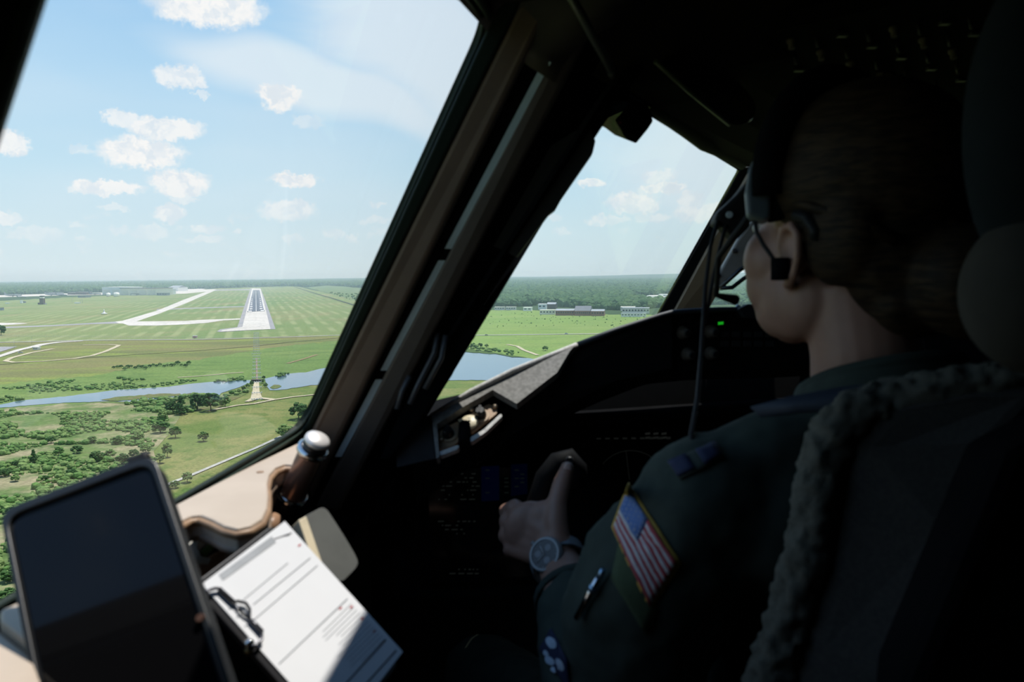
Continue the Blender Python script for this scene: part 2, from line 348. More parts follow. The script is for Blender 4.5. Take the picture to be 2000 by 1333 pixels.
water = bpy.data.materials.new('pond_water'); water.use_nodes = True
_b = water.node_tree.nodes['Principled BSDF']; _b.inputs['Base Color'].default_value = (0.085, 0.14, 0.19, 1); _b.inputs['Roughness'].default_value = 0.06; _b.inputs['IOR'].default_value = 1.33
_t = water.node_tree; _bn = N(_t, 'ShaderNodeBump'); _bn.inputs['Strength'].default_value = 0.12; _bn.inputs['Distance'].default_value = 0.4
_t.links.new(NO(_t, N(_t, 'ShaderNodeNewGeometry').outputs['Position'], 0.6, 3), _bn.inputs['Height']); _t.links.new(_bn.outputs[0], _b.inputs['Normal'])
zone('water_channel', [(-260, 815), (0, 791), (38, 783), (125, 775), (228, 762), (327, 756), (380, 749), (448, 744), (489, 743), (488, 748), (467, 757), (432, 768), (427, 775), (415, 769), (372, 768), (357, 771), (350, 781), (330, 788), (345, 777), (326, 776), (280, 786), (213, 784), (125, 787), (68, 791), (0, 797), (-260, 830)], 0.42, water, 'calm blue water channel running past the light pier', 0.7)
zone('water_pond', [(517, 740), (562, 730), (597, 728), (623, 721.5), (700, 705), (800, 691), (905, 683), (940, 690), (968, 690), (1000, 697), (1033, 700), (1120, 716), (1100, 746), (940, 743), (873, 743), (800, 744), (700, 746), (608, 753), (551, 762), (527, 763), (521, 755)], 0.42, water, 'wide calm pond reflecting the pale sky', 0.8)
zone('reed_islet', [(527, 757), (535, 752), (545, 752), (550, 755), (542, 759), (533, 760)], 0.6, marsh, 'small reed islet in the pond', 0.8)
zone('reed_bar', [(196, 781), (225, 776), (300, 770), (352, 769), (356, 773), (330, 775), (280, 779), (230, 784)], 0.6, marsh, 'long reed bar in the water channel', 1.2)
zone('pond_far_bank', [(905, 680), (925, 683), (968, 689), (1000, 694), (1035, 699), (1000, 697.5), (968, 691.5), (925, 689), (903, 687)], 0.7, MG('reed', ((0.06, 0.10, 0.03), (0.08, 0.13, 0.035), (0.05, 0.09, 0.025)), (0.05, 0.1, 0.6)), 'dark reed edge of the far pond bank', 1.0)  # narrow dark green strip along the far bank
_nf = MB(); _nf.add([(-900, -2500, .06), (2600, -2500, .06), (2600, 640, .06), (-400, 640, .06), (-900, 300, .06)], [(0, 1, 2, 3, 4)]); _nf.build('near_field', field, kind='structure', label='open grassland under the aircraft')
# pavements
apron = zone('apron', [(-200, 600), (0, 581), (120, 577.5), (205, 576), (360, 574), (430, 567.5), (420, 565), (380, 567), (330, 569), (300, 573), (205, 572), (110, 574), (0, 583 - 6), (-200, 590)], 0.1, concrete, 'white concrete aircraft apron before the hangars')
zone('apron', [Z2(0, 188), Z2(235, 192), Z2(130, 222), Z2(0, 232)], 0.2, concrete, 'far concrete apron strip past the hangars')
zone('taxiway', [Z1(1250, 492), Z1(1330, 482), Z1(1700, 375), Z1(2000, 252), Z2(280, 207), Z2(335, 207), Z2(300, 225), Z1(2000, 300), Z1(1720, 408), Z1(1480, 490), Z1(1380, 515), Z1(1290, 512)], 0.18, concrete, 'white diagonal taxiway running towards the hangars')
zone('taxiway', [Z1(1330, 512), Z1(1480, 490), Z1(2000, 485), Z2(200, 527), Z2(420, 520), Z2(650, 511), Z2(650, 522), Z2(420, 535), Z2(240, 562), Z2(0, 578), Z1(1700, 535), Z1(1400, 535)], 0.22, concrete, 'white cross taxiway leading to the runway start')
zone('taxiway', [Z1(-300, 560), Z1(0, 550), Z1(600, 528), Z1(1100, 500), Z1(1330, 486), Z1(1330, 512), Z1(1000, 519), Z1(600, 540), Z1(0, 566), Z1(-300, 580)], 0.14, asphalt, 'narrow grey taxiway running off beside the control tower')
zone('hardstand', [Z1(-300, 500), Z1(0, 506), Z1(250, 506), Z1(300, 512), Z1(150, 524), Z1(0, 532), Z1(-300, 545)], 0.2, concrete, 'white concrete hardstand at the taxiway edge')
zone('taxi_lane', [Z2(-300, 413), Z2(0, 400), Z2(650, 379), Z2(650, 388), Z2(0, 410), Z2(-300, 424)], 0.15, asphalt, 'thin grey lane meeting the runway side')
zone('taxi_lane', [Z2(330, 200), Z2(720, 196), Z2(720, 206), Z2(330, 211)], 0.15, asphalt, 'thin pale lane meeting the runway far end')
rw = zone('runway', [Z2(352, 655), Z2(385, 632), Z2(575, 608), Z2(650, 385), Z2(718, 186), Z2(828, 186), Z2(880, 320), Z2(990, 628), Z2(700, 642), Z2(400, 660)], 0.25, asphalt, 'long straight runway with pale concrete start and dark touchdown zone')
zone('concrete_strip', [Z2(395, 655), Z2(412, 640), Z2(630, 604), Z2(735, 187), Z2(827, 187), Z2(935, 628)], 0.5, concrete, None, parent=rw)
zone('asphalt_strip', [Z2(684, 440), Z2(741, 205), Z2(818, 205), Z2(871, 430)], 0.8, tarmac, None, parent=rw)
zone('rubber_strip', [Z2(733, 438), Z2(757, 205), Z2(795, 205), Z2(826, 432)], 1.1, rubber, None, parent=rw)
for (a, b, c, d) in (((683, 432), (733, 430), (732, 440), (681, 442)), ((828, 424), (870, 422), (872, 431), (830, 434))):
    zone('threshold_bar', [Z2(*a), Z2(*b), Z2(*c), Z2(*d)], 1.4, paint, None, parent=rw)
zone('edge_line', [Z2(684, 440), Z2(739, 200), Z2(744, 200), Z2(692, 440)], 1.4, paint, None, parent=rw)
zone('edge_line', [Z2(866, 431), Z2(816, 200), Z2(820, 200), Z2(873, 431)], 1.4, paint, None, parent=rw)
zone('centre_line', [Z2(776, 436), Z2(776, 215), Z2(778, 215), Z2(782, 436)], 1.5, paint, None, parent=rw)
for Y, dx in ((405, 15), (382, 14), (360, 9), (342, 7), (320, 5), (300, 4)):
    k = (440 - Y) / 235
    for s in (-1, 1):
        cx = (778 if s < 0 else 779) + s * (57 - 22 * k)
        Yt = Y - s * 2 - 2
        zone('touchdown_bar', [Z2(cx - dx, Yt), Z2(cx + dx, Yt - 1), Z2(cx + dx, Yt + 8 - 4 * k), Z2(cx - dx, Yt + 9 - 4 * k)], 1.4, paint, None, parent=rw)
ribbon('perimeter_road', [Z1(-400, 728), Z1(0, 716), Z1(420, 708), Z1(900, 695), Z1(1500, 688), Z1(2000, 686), Z2(400, 734), Z2(900, 720), Z2(1300, 708), Z2(1680, 695), (720, 651), (860, 650), Z3(350, 620), Z3(700, 615), Z3(1000, 612), Z3(1400, 608), (1300, 650)], 9.0, 0.5, road, 'grey perimeter road crossing the meadow')
ribbon('dirt_loop', [Z1(580, 785), Z1(330, 830), Z1(120, 885), Z1(60, 918), Z1(150, 933), Z1(450, 922), Z1(800, 892), Z1(1000, 860), Z1(1150, 812), Z1(1270, 760), Z1(1290, 747), Z1(1180, 740), Z1(900, 745)], 5.5, 0.55, sand, 'pale dirt loop track in the meadow')
ribbon('access_road', [Z1(-200, 930), Z1(0, 865), Z1(200, 800), Z1(350, 765), Z1(480, 735), Z1(640, 715), Z1(900, 700)], [8, 8, 9, 10, 14, 14, 8], 0.6, concrete, 'pale access road curving to the guard hut')
zone('car_park', [Z1(-300, 775), Z1(0, 765), Z1(190, 762), Z1(100, 790), Z1(0, 820), Z1(-300, 870)], 0.5, asphalt, 'grey paved lot beside the access road')
ribbon('sand_track', [Z4(540, 527), Z4(680, 500), Z4(840, 470), Z4(1000, 455), Z4(1200, 415), Z4(1400, 385), Z4(1600, 365), (680, 765), (780, 755)], 3.2, 0.6, sand, 'sandy track along the near bank')
ribbon('sand_track', [Z4(1030, 240), Z4(1025, 330), Z4(1030, 400), Z4(930, 435)], [4, 5, 8, 3], 0.65, sand, 'sandy path along the approach light pier')
ribbon('sand_track', [Z4(1050, 395), Z4(1200, 412)], 5.0, 0.65, sand, 'short sandy spur joining the bank track')
ribbon('sand_track', [Z3(600, 692), Z3(680, 705), Z3(730, 735), Z3(840, 775)], 4.5, 0.5, sand, 'sandy footpath curving to the pond bank')
ribbon('sand_track', [Z4(240, 192), Z4(500, 175), Z4(760, 150), Z4(900, 140)], 3.0, 0.55, sand, 'thin sandy trail on the far reed bank')
ribbon('brown_track', [Z2(1120, 1000), Z2(1300, 950), Z2(1440, 905)], 4.0, 0.55, MG('earth', ((0.22, 0.17, 0.09), (0.24, 0.19, 0.1), (0.2, 0.16, 0.08)), (0.05, 0.2, 0.8)), 'brown earth track on the far bank')
ribbon('paved_lane', [(300, 958), (340, 941), (374, 928), (440, 900), (500, 875), (535, 859), (600, 828)], 2.3, 0.5, road, 'straight pale paved lane across the near field')
ribbon('drainage_ditch', [Z2(1190, 168), Z2(1290, 200), Z2(1400, 235), Z2(1500, 265), Z2(1600, 292), Z2(1700, 325), Z2(1820, 360), (760, 620)], 11, 0.6, MG('ditch', ((0.05, 0.075, 0.04), (0.06, 0.08, 0.05), (0.09, 0.08, 0.06)), (0.02, 0.1, 0.5)), 'dark drainage ditch edging the airfield')
ribbon('field_ditch', [(-40, 716), (0, 712), (180, 698), (400, 684), (500, 676), (560, 669), (640, 662), (720, 655)], 3.5, 0.5, MG('ditch2', ((0.11, 0.12, 0.055), (0.12, 0.125, 0.06), (0.13, 0.12, 0.07)), (0.02, 0.1, 0.5)), 'grassy ditch line through the meadow')
# ------------------------------------------------------------------ far ridge
mb = MB(); ring = []
for i in range(90):
    a = -1.0 + 2.0 * i / 89; Dd = 16000
    h = 22 + 40 * max(0, noise.noise(Vector((a * 3.1 + 3, 0, 0)))) + (58 * math.exp(-((a - 0.30) / 0.16) ** 2)) + 34 * math.exp(-((a + 0.12) / 0.14) ** 2) + 6 * noise.noise(Vector((a * 40, 1, 0)))
    x, y = math.sin(a), math.cos(a)
    ring.append([Vector((x * r, y * r, z)) for r, z in ((9000, -1), (11500, h * .55), (14000, h), (16000, h * .9), (22000, -2))])
mb.loft(ring, caps=False, closed=False)
rd = mb.build('wooded_ridge', forest_floor, kind='structure'); rd['label'] = 'low wooded ridge on the horizon'
# ------------------------------------------------------------------ trees
def leafmat(name, a, b):
    m = bpy.data.materials.new(name); m.use_nodes = True; t = m.node_tree; p = t.nodes['Principled BSDF']
    p.inputs['Roughness'].default_value = 0.8; p.inputs['Specular IOR Level'].default_value = 0.15
    oi = N(t, 'ShaderNodeObjectInfo').outputs['Random']
    ps = N(t, 'ShaderNodeNewGeometry').outputs['Position']
    c = MX(t, oi, a, b)
    c = MX(t, 1.0, c, MX(t, SM(t, NO(t, ps, 0.9, 3), 0.3, 0.7), (0.65, 0.65, 0.65), (1.3, 1.3, 1.3)), 'MULTIPLY')
    t.links.new(c, p.inputs['Base Color']); return m
LEAF = leafmat('leaf_dark', (0.030, 0.075, 0.018), (0.055, 0.115, 0.028))
LEAF2 = leafmat('leaf_light', (0.070, 0.150, 0.032), (0.150, 0.215, 0.066))
LEAFF = leafmat('leaf_forest', (0.034, 0.088, 0.031), (0.070, 0.135, 0.046))
BARK = M('bark', (0.10, 0.08, 0.06), 0.9)
_ico = bmesh.new(); bmesh.ops.create_icosphere(_ico, subdivisions=2, radius=1.0); _ico.verts.ensure_lookup_table()
ICV = [v.co.copy() for v in _ico.verts]; ICF = [tuple(v.index for v in f.verts) for f in _ico.faces]; _ico.free()
_ico = bmesh.new(); bmesh.ops.create_icosphere(_ico, subdivisions=1, radius=1.0)
IC1 = [v.co.copy() for v in _ico.verts]; IF1 = [tuple(v.index for v in f.verts) for f in _ico.faces]; _ico.free()
def clump(mb, c, r, seed, amp=0.35, fine=False):
    V_, F_ = (ICV, ICF) if fine else (IC1, IF1)
    mb.add([Vector(c) + Vector((v.x * r[0], v.y * r[1], v.z * r[2])) * (1 + amp * noise.noise(v * 2.2 + Vector((seed, seed * 1.7, 0)))) for v in V_], F_)
def make_tree(seed, conical=False):                     # unit tree about 1 m tall, scaled on placing
    rnd = random.Random(seed); mb = MB()
    for k in range(70):
        if conical:
            z = rnd.uniform(.12, 1); rr = (1.05 - z) * .32; a = rnd.uniform(0, 6.28); s = rnd.uniform(.05, .10)
            c = (math.cos(a) * rr, math.sin(a) * rr, z)
        else:
            a = rnd.uniform(0, 6.28); ph = math.acos(rnd.uniform(-.75, 1)); q = rnd.uniform(.7, 1)
            c = (math.cos(a) * math.sin(ph) * .42 * q, math.sin(a) * math.sin(ph) * .42 * q, .55 + math.cos(ph) * .40 * q); s = rnd.uniform(.07, .15)
        clump(mb, c, (s, s, s * .8), seed + k)
    return mb
def tree_proto(seed, mat, label, group, conical=False):
    r = thing('field_tree', (0, 0, 0), label, 'tree', group)
    f = make_tree(seed, conical).build('foliage', mat, r, origin=Vector((0, 0, 0)))
    t = MB().tube([(0, 0, -.09), (0.01, 0, .2), (-.01, .01, .5)], [.035, .028, .015], 7).build('trunk', BARK, r, origin=Vector((0, 0, 0)))
    return r
def place(proto, px, py, hpx, label, wr=1.0, group=None, z=0.3, proto_used=[]):
    g_ = G(px, py, z); hm = hpx / F * (g_ - EYE).dot(FW)
    if proto.name not in proto_used: o = proto; proto_used.append(proto.name)
    else: o = copy_tree(proto)
    o.location = g_; o.scale = (hm * wr, hm * wr, hm); o.rotation_euler = (0, 0, random.uniform(0, 6))
    o['label'] = label
    if group: o['group'] = group
    elif 'group' in o.keys(): del o['group']
    return o
TA = tree_proto(1, LEAF, '', ''); TB = tree_proto(2, LEAF2, '', ''); TC = tree_proto(3, LEAF, '', '', True)
place(TA, 412, 803, 37, 'large dark round tree in the clump on the near bank', 1.0)
place(TA, 386, 801, 34, 'dark round tree at the left of the big bank clump', 0.9)
place(TB, 440, 795, 22, 'small shrubby tree at the sand track end of the bank clump', 1.0)
place(TC, 355, 810, 36, 'tall pointed dark tree beside the marsh', 1.15)
place(TA, 337, 808, 27, 'round dark tree behind the pointed marsh tree', 1.0)
place(TB, 318, 822, 20, 'pale green bushy tree at the marsh edge', 1.0)
place(TA, 313, 846, 24, 'dark spreading tree at the scrub border', 1.3)
place(TA, 343, 855, 23, 'dark round tree standing at the field edge', 1.05)
place(TA, 397, 862, 19, 'lone small round tree in the open field', 1.15)
place(TB, 327, 893, 28, 'lone slim upright tree in the open field', .75)
place(TA, 583, 819, 34, 'dark tree against the window pillar above the field', 1.1)
place(TB, 558, 856, 27, 'loose dark tree beside the paved lane', 1.4)
place(TB, 366, 942, 20, 'bushy tree at the end of the paved lane', 1.1)
place(TA, 342, 953, 14, 'low bush beside the paved lane end', 1.4)
place(TA, 2, 655, 21, 'dark tree clump at the edge of the airfield', .9)
place(TB, 312, 905, 20, 'pale bush tree at the scrub and field border', 1.2)
place(TC, 66, 905, 26, 'upright dark tree standing in the sandy scrub', .9)
for k, (x, y, h) in enumerate(((10, 925, 14), (30, 935, 12), (30, 905, 10), (88, 935, 11), (115, 885, 16), (150, 880, 14), (190, 895, 18), (215, 890, 16), (240, 900, 18), (262, 888, 15), (285, 880, 16), (180, 860, 12), (230, 862, 14), (270, 855, 15), (100, 860, 12), (140, 925, 13), (60, 985, 12), (20, 1000, 14), (110, 965, 12), (40, 1100, 18), (20, 1130, 22), (15, 1170, 24), (290, 912, 16), (250, 925, 14), (205, 925, 13))):
    place((TA, TB, TC)[k % 3 if k % 3 < 2 else 0], x, y + 6, h * 1.15, 'small bushy tree growing in the patchy scrubland', random.uniform(1.1, 1.6), 'scrubland bushes')
place(TB, 1065, 685, 9, 'small round bush beside the sandy footpath', 1.4)
for k, (x, h) in enumerate(((916, 8), (926, 9), (936, 9), (946, 7))):
    place((TA, TB)[k % 2], x + (k - 1.5) * 3, 679, h, 'low bush in the thicket on the far pond bank', 1.3, 'pond bank thicket')
for k, (x, y, h) in enumerate(((492, 753, 9), (484, 758, 9), (476, 763.5, 9), (467, 769, 9), (513, 749, 8), (519, 757, 9), (515, 741, 7))):
    place((TA, TB)[k % 2], x, y, h, 'green bush beside the approach light pier', 1.0, 'pier bushes')
for k in range(22):
    x = 222 + k * 7.0 + random.uniform(-.8, .8)
    place((TA, TB)[k % 2], x, 722 - (x - 225) * .055 + random.uniform(-3, 4), random.uniform(5, 8), 'low thicket bush on the bright far bank', 1.35, 'far bank thicket')
# ---- uncountable plants: geometry nodes instances of leafy lumps on points
def plants(name, pts, size, mat, label, aspect=(1, 1, 1.15), sub=2, cat='trees'):
    me = bpy.data.meshes.new(name); me.from_pydata([p for p, s in pts], [], [])
    at = me.attributes.new('sz', 'FLOAT', 'POINT'); at.data.foreach_set('value', [s for p, s in pts])
    o = bpy.data.objects.new(name, me); col.objects.link(o); me.materials.append(mat)
    t = bpy.data.node_groups.new(name, 'GeometryNodeTree')
    t.interface.new_socket('Geometry', in_out='INPUT', socket_type='NodeSocketGeometry'); t.interface.new_socket('Geometry', in_out='OUTPUT', socket_type='NodeSocketGeometry')
    gi = t.nodes.new('NodeGroupInput'); go = t.nodes.new('NodeGroupOutput')
    ic = t.nodes.new('GeometryNodeMeshIcoSphere'); ic.inputs['Subdivisions'].default_value = sub; ic.inputs['Radius'].default_value = 0.5
    sp = t.nodes.new('GeometryNodeSetPosition'); nz = t.nodes.new('ShaderNodeTexNoise'); nz.inputs['Scale'].default_value = 4.5; nz.inputs['Detail'].default_value = 2
    sb = t.nodes.new('ShaderNodeVectorMath'); sb.operation = 'SUBTRACT'; sb.inputs[1].default_value = (.5, .5, .5)
    sc_ = t.nodes.new('ShaderNodeVectorMath'); sc_.operation = 'SCALE'; sc_.inputs['Scale'].default_value = 0.55
    t.links.new(nz.outputs[1], sb.inputs[0]); t.links.new(sb.outputs[0], sc_.inputs[0]); t.links.new(sc_.outputs[0], sp.inputs['Offset']); t.links.new(ic.outputs[0], sp.inputs['Geometry'])
    sm_ = t.nodes.new('GeometryNodeSetMaterial'); sm_.inputs['Material'].default_value = mat; t.links.new(sp.outputs[0], sm_.inputs[0])
    ins = t.nodes.new('GeometryNodeInstanceOnPoints'); t.links.new(gi.outputs[0], ins.inputs['Points']); t.links.new(sm_.outputs[0], ins.inputs['Instance'])
    na = t.nodes.new('GeometryNodeInputNamedAttribute'); na.data_type = 'FLOAT'; na.inputs[0].default_value = 'sz'
    vmul = t.nodes.new('ShaderNodeVectorMath'); vmul.operation = 'SCALE'; vmul.inputs[0].default_value = aspect; t.links.new(na.outputs[0], vmul.inputs['Scale'])
    t.links.new(vmul.outputs[0], ins.inputs['Scale'])
    rv = t.nodes.new('FunctionNodeRandomValue'); rv.data_type = 'FLOAT_VECTOR'; rv.inputs[0].default_value = (-.2, -.2, 0); rv.inputs[1].default_value = (.2, .2, 6.28)
    t.links.new(rv.outputs[0], ins.inputs['Rotation']); t.links.new(ins.outputs[0], go.inputs[0])
    md = o.modifiers.new('plants', 'NODES'); md.node_group = t
    return props(o, label, cat, kind='stuff')
def inpoly(x, y, poly):
    c = False; j = len(poly) - 1
    for i in range(len(poly)):
        xi, yi = poly[i]; xj, yj = poly[j]
        if (yi > y) != (yj > y) and x < (xj - xi) * (y - yi) / (yj - yi) + xi: c = not c
        j = i
    return c
def scatter(pxpoly, spacing, size, z=0.5, grow=0.0, clumpy=0.0, seed=1, cut=()):
    """random points over the ground polygon traced in pixels"""
    rnd = random.Random(seed); gp = [G(x, y) for x, y in pxpoly]; g2 = [(p.x, p.y) for p in gp]
    x0, x1 = min(p[0] for p in g2), max(p[0] for p in g2); y0, y1 = min(p[1] for p in g2), max(p[1] for p in g2)
    out = []; y = y0
    while y < y1:
        sp = spacing * (1 + grow * max(0, y - y0) / 1000); x = x0
        while x < x1:
            X = x + rnd.uniform(-.5, .5) * sp; Y = y + rnd.uniform(-.5, .5) * sp; x += sp
            if clumpy and noise.noise(Vector((X * .03, Y * .03, seed))) < clumpy - .5: continue
            if inpoly(X, Y, g2) and not any(inpoly(X, Y, c) for c in cut):
                s = size * rnd.choice((.5, .7, .9, 1, 1.2, 1.6)) * rnd.uniform(.8, 1.2) * (sp / spacing) ** .6; out.append((Vector((X, Y, z + s * .3)), s))
        y += sp
    return out
gpx = lambda L: [(G(x, y).x, G(x, y).y) for x, y in L]
lots = [gpx([(1225, 590), (1240, 580), (1320, 576), (1340, 585), (1300, 592)]), gpx([(1040, 604), (1045, 594), (1095, 594), (1095, 604)])]
far_l = scatter([(-150, 589), (0, 577), (120, 572.5), (200, 571), (330, 566.5), (430, 563), (500, 561), (560, 558.5), (600, 561), (640, 557.5), (760, 566), (900, 566), (900, 552), (700, 549), (500, 551), (300, 553), (0, 557), (-150, 559)], 19, 19, grow=.09, seed=3)
far_r = scatter([(780, 618), (860, 605), (930, 603), (960, 600), (1050, 598), (1090, 599), (1180, 606), (1230, 606), (1300, 600), (1420, 595), (1600, 605), (1600, 555), (1330, 549), (1000, 549), (780, 556)], 10.5, 14, grow=.16, seed=4, cut=lots)
plants('forest', far_l, 1, LEAFF, 'dense hazy forest far beyond the airfield', sub=1)
plants('forest', far_r, 1, LEAFF, 'dense deciduous forest behind the brick buildings', sub=2)
sc_pts = scatter([(-60, 815), (0, 806), (140, 796), (250, 793), (318, 800), (330, 830), (300, 870), (300, 905), (285, 960), (200, 1060), (60, 1260), (-60, 1300)], 2.7, 2.3, z=.0, clumpy=.50, seed=5)
plants('scrub', sc_pts, 1, LEAF2, 'low tangled bushes covering the sandy scrubland', (1, 1, .7), cat='scrub')
rd_pts = scatter([(0, 760), (200, 737), (330, 745), (480, 738), (480, 745), (300, 757), (100, 775), (0, 788)], 4.5, 2.6, z=.0, clumpy=.5, seed=6) + scatter([(240, 790), (300, 779), (370, 773), (430, 777), (480, 758), (490, 765), (440, 790), (420, 803), (330, 812)], 3.6, 3.0, z=.1, clumpy=.48, seed=8) + scatter([(520, 742), (620, 727), (620, 723), (560, 728)], 6, 3.5, z=.2, clumpy=.4, seed=9) + scatter([(905, 676), (1030, 692), (1032, 699), (905, 684)], 7, 4, z=.2, clumpy=.4, seed=10)
plants('bank_reeds', rd_pts, 1, LEAF2, 'reeds and low shrubs lining the water', (1, 1, .6), cat='reeds')
fw_pts = scatter([(940, 608), (1400, 620), (1400, 640), (900, 640)], 16, 1.7, z=.0, clumpy=.66, seed=11) + scatter([(640, 572), (720, 575), (720, 595), (690, 588)], 30, 7, z=.2, clumpy=.55, seed=12)
plants('meadow_shrubs', fw_pts, 1, LEAF2, 'small shrubs dotted over the bright meadow', (1, 1, .7), cat='shrubs')
# ------------------------------------------------------------------ buildings and airfield furniture
white_w = M('white_cladding', (0.92, 0.90, 0.84), 0.7, c2=(.88, .86, .8), vs_=.05); cream_w = M('cream_cladding', (0.86, 0.80, 0.68), 0.7, c2=(.82, .76, .64), vs_=.05)
dark_r = M('dark_roof', (0.13, 0.14, 0.16), 0.8, vs_=.1); glassd = M('dark_window', (0.04, 0.05, 0.06), 0.3); brick = M('brick', (0.33, 0.17, 0.125), .9, vs_=.3)
grey_m = M('grey_metal', (0.33, 0.35, 0.37), .5, vs_=.1); steel = M('galvanised', (.4, .4, .4), .5); white_p = M('white_paint', (.7, .7, .68), .5); red_p = M('red_paint', (.55, .06, .05), .5); brown_w = M('brown_wall', (.16, .12, .11), .8)
def building(name, x0, x1, yb, yt, depth, wall, roof, label, cat='building', pitched=0.0, door=None, wins=0, z=.3, roof_over=.4):
    b0 = G(x0, yb, z); b1 = G(x1, yb, z); d0 = (b0 - EYE).dot(FW); wd = (b1 - b0).length; h = (yb - yt) / F * d0
    c = (b0 + b1) / 2; t = thing(name, c, label, cat); ux = (b1 - b0).normalized(); ux.z = 0; ux.normalize(); uy = Vector((-ux.y, ux.x, 0))
    X = lambda a, b, zz: c + ux * a + uy * b + Vector((0, 0, zz))
    ring = lambda a0, a1, q0, q1, zz: [X(a0, q0, zz), X(a1, q0, zz), X(a1, q1, zz), X(a0, q1, zz)]
    MB().hexa(ring(-wd / 2, wd / 2, 0, depth, -.9), ring(-wd / 2, wd / 2, 0, depth, h)).build('wall', wall, t)
    o = roof_over
    if pitched:
        m = MB(); a = [X(-wd / 2 - o, -o, h), X(-wd / 2 - o, depth + o, h), X(-wd / 2 - o, depth / 2, h + pitched)]; m.prism(a, ux * (wd + 2 * o)); m.build('roof', roof, t)
    else: MB().hexa(ring(-wd / 2 - o, wd / 2 + o, -o, depth + o, h), ring(-wd / 2 - o, wd / 2 + o, -o, depth + o, h + max(1, h * .06))).build('roof', roof, t)
    if door:
        for k in range(door):
            a = -wd / 2 + wd * (k + .12) / door; MB().hexa(ring(a, a + wd * .76 / door, -.5, 0, 0.2), ring(a, a + wd * .76 / door, -.5, 0, h * .72)).build('door', cream_w if wall is white_w else M('hangar_door', (.8, .76, .66), .7, vs_=.05), t)
    for k in range(wins):
        a = -wd / 2 + wd * (k + .2) / wins; MB().hexa(ring(a, a + wd * .6 / wins, -.3, 0, h * .45), ring(a, a + wd * .6 / wins, -.3, 0, h * .75)).build('window', glassd, t)
    return t
building('hangar', 200, 253, 576, 562, 90, white_w, white_w, 'tall white hangar with wide cream doors on the apron', 'hangar', door=3)
building('hangar', 235, 306, 577, 564, 110, cream_w, dark_r, 'long cream hangar with dark roof band', 'hangar', door=4, roof_over=2)
building('hangar', 307, 327, 575.5, 566.5, 60, white_w, grey_m, 'small white hangar beside the long cream hangar', 'hangar', wins=3)
building('terminal_building', 329, 348, 569, 562, 80, white_w, grey_m, 'white arched far building past the hangars', pitched=12)
building('service_building', 306, 326, 577.5, 573, 20, grey_m, dark_r, 'low dark service block before the small hangar', wins=4)
building('service_building', 255, 267, 577.5, 574, 15, grey_m, dark_r, 'low dark shed before the cream hangar doors', door=1)
building('service_building', 152, 167, 581.5, 578.5, 30, grey_m, dark_r, 'low dark block on the apron edge', wins=5)
for (a, b, h, l) in ((148, 168, 5, 'low brown barrack block left of the white hangar'), (132, 147, 4, 'low brown barrack block farther along the forest edge'), (90, 112, 3.5, 'low grey hall behind the parked aircraft')):
    building('barrack', a, b, 576, 576 - h, 40, brown_w if 'brown' in l else grey_m, grey_m, l, wins=6)
for x, yb, yt, r in ((212, 579.5, 573, 9), (228, 579.5, 572, 12)):
    g_ = G(x, yb, .3); h = (yb - yt) / F * (g_ - EYE).dot(FW); t = thing('storage_tank', g_, 'round white fuel tank, %s, before the white hangar' % ('smaller' if r == 9 else 'larger'), 'tank')
    MB().lathe(g_, (0, 0, 1), [(r, 0), (r, h)], 24).build('shell', white_w, t); MB().lathe(g_ + Vector((0, 0, h)), (0, 0, 1), [(r * 1.02, 0), (r * .98, .6), (.5, 2.4)], 24).build('roof', white_p, t)
# control tower
g_ = G(83, 595, .3); s = (g_ - EYE).dot(FW) / F
t = thing('control_tower', g_, 'square brown control tower with white glazed cab', 'tower')
MB().box(g_ + Vector((0, 0, 6 * s)), (7 * s, 7 * s, 12 * s)).build('shaft', brown_w, t)
MB().box(g_ + Vector((0, 0, 13.2 * s)), (6.2 * s, 6.2 * s, 2.4 * s)).build('cab_base', white_w, t)
MB().box(g_ + Vector((0, 0, 15.4 * s)), (5.6 * s, 5.6 * s, 2.2 * s)).build('cab_glass', glassd, t)
MB().box(g_ + Vector((0, 0, 16.8 * s)), (6.6 * s, 6.6 * s, .6 * s)).build('cab_roof', grey_m, t)
MB().tube([g_ + Vector((0, 0, 17 * s)), g_ + Vector((0, 0, 19 * s))], .15 * s, 6).build('antenna', steel, t)
MB().box(g_ + Vector((-5 * s, 0, 1.8 * s)), (5 * s, 6 * s, 3.6 * s)).build('annex', brown_w, t); MB().box(g_ + Vector((5 * s, 0, .9 * s)), (4 * s, 6 * s, 1.8 * s)).build('low_annex', grey_m, t)
building('equipment_hut', 39, 42.5, 592.5, 587.5, 6, white_w, white_w, 'narrow white equipment hut near the tower', 'hut', roof_over=.2)
building('equipment_hut', 43.5, 48, 592, 589.5, 6, grey_m, dark_r, 'small dark equipment hut beside the narrow white hut', 'hut', roof_over=.2)
building('equipment_hut', 0, 4, 606.5, 602, 7, grey_m, dark_r, 'small dark hut at the airfield edge', 'hut', roof_over=.3)
building('equipment_hut', 145, 154.5, 593, 591.3, 8, white_w, white_w, 'low white hut between two thin masts', 'hut', roof_over=.2)
building('equipment_hut', 10, 16, 593.5, 592, 6, white_w, white_w, 'low white hut in the grass left of the tower', 'hut', roof_over=.2)
for x in (141, 157, 161):
    g_ = G(x, 593, .3); s = (g_ - EYE).dot(FW) / F
    t = thing('lighting_mast', g_, 'tall thin lighting mast near the low white hut', 'mast', 'thin masts by the hut')
    MB().tube([g_, g_ + Vector((0, 0, 12 * s))], [.22 * s, .12 * s], 6).build('pole', steel, t); MB().box(g_ + Vector((0, 0, 12 * s)), (1.6 * s, .4 * s, .5 * s)).build('lamp_bar', grey_m, t)
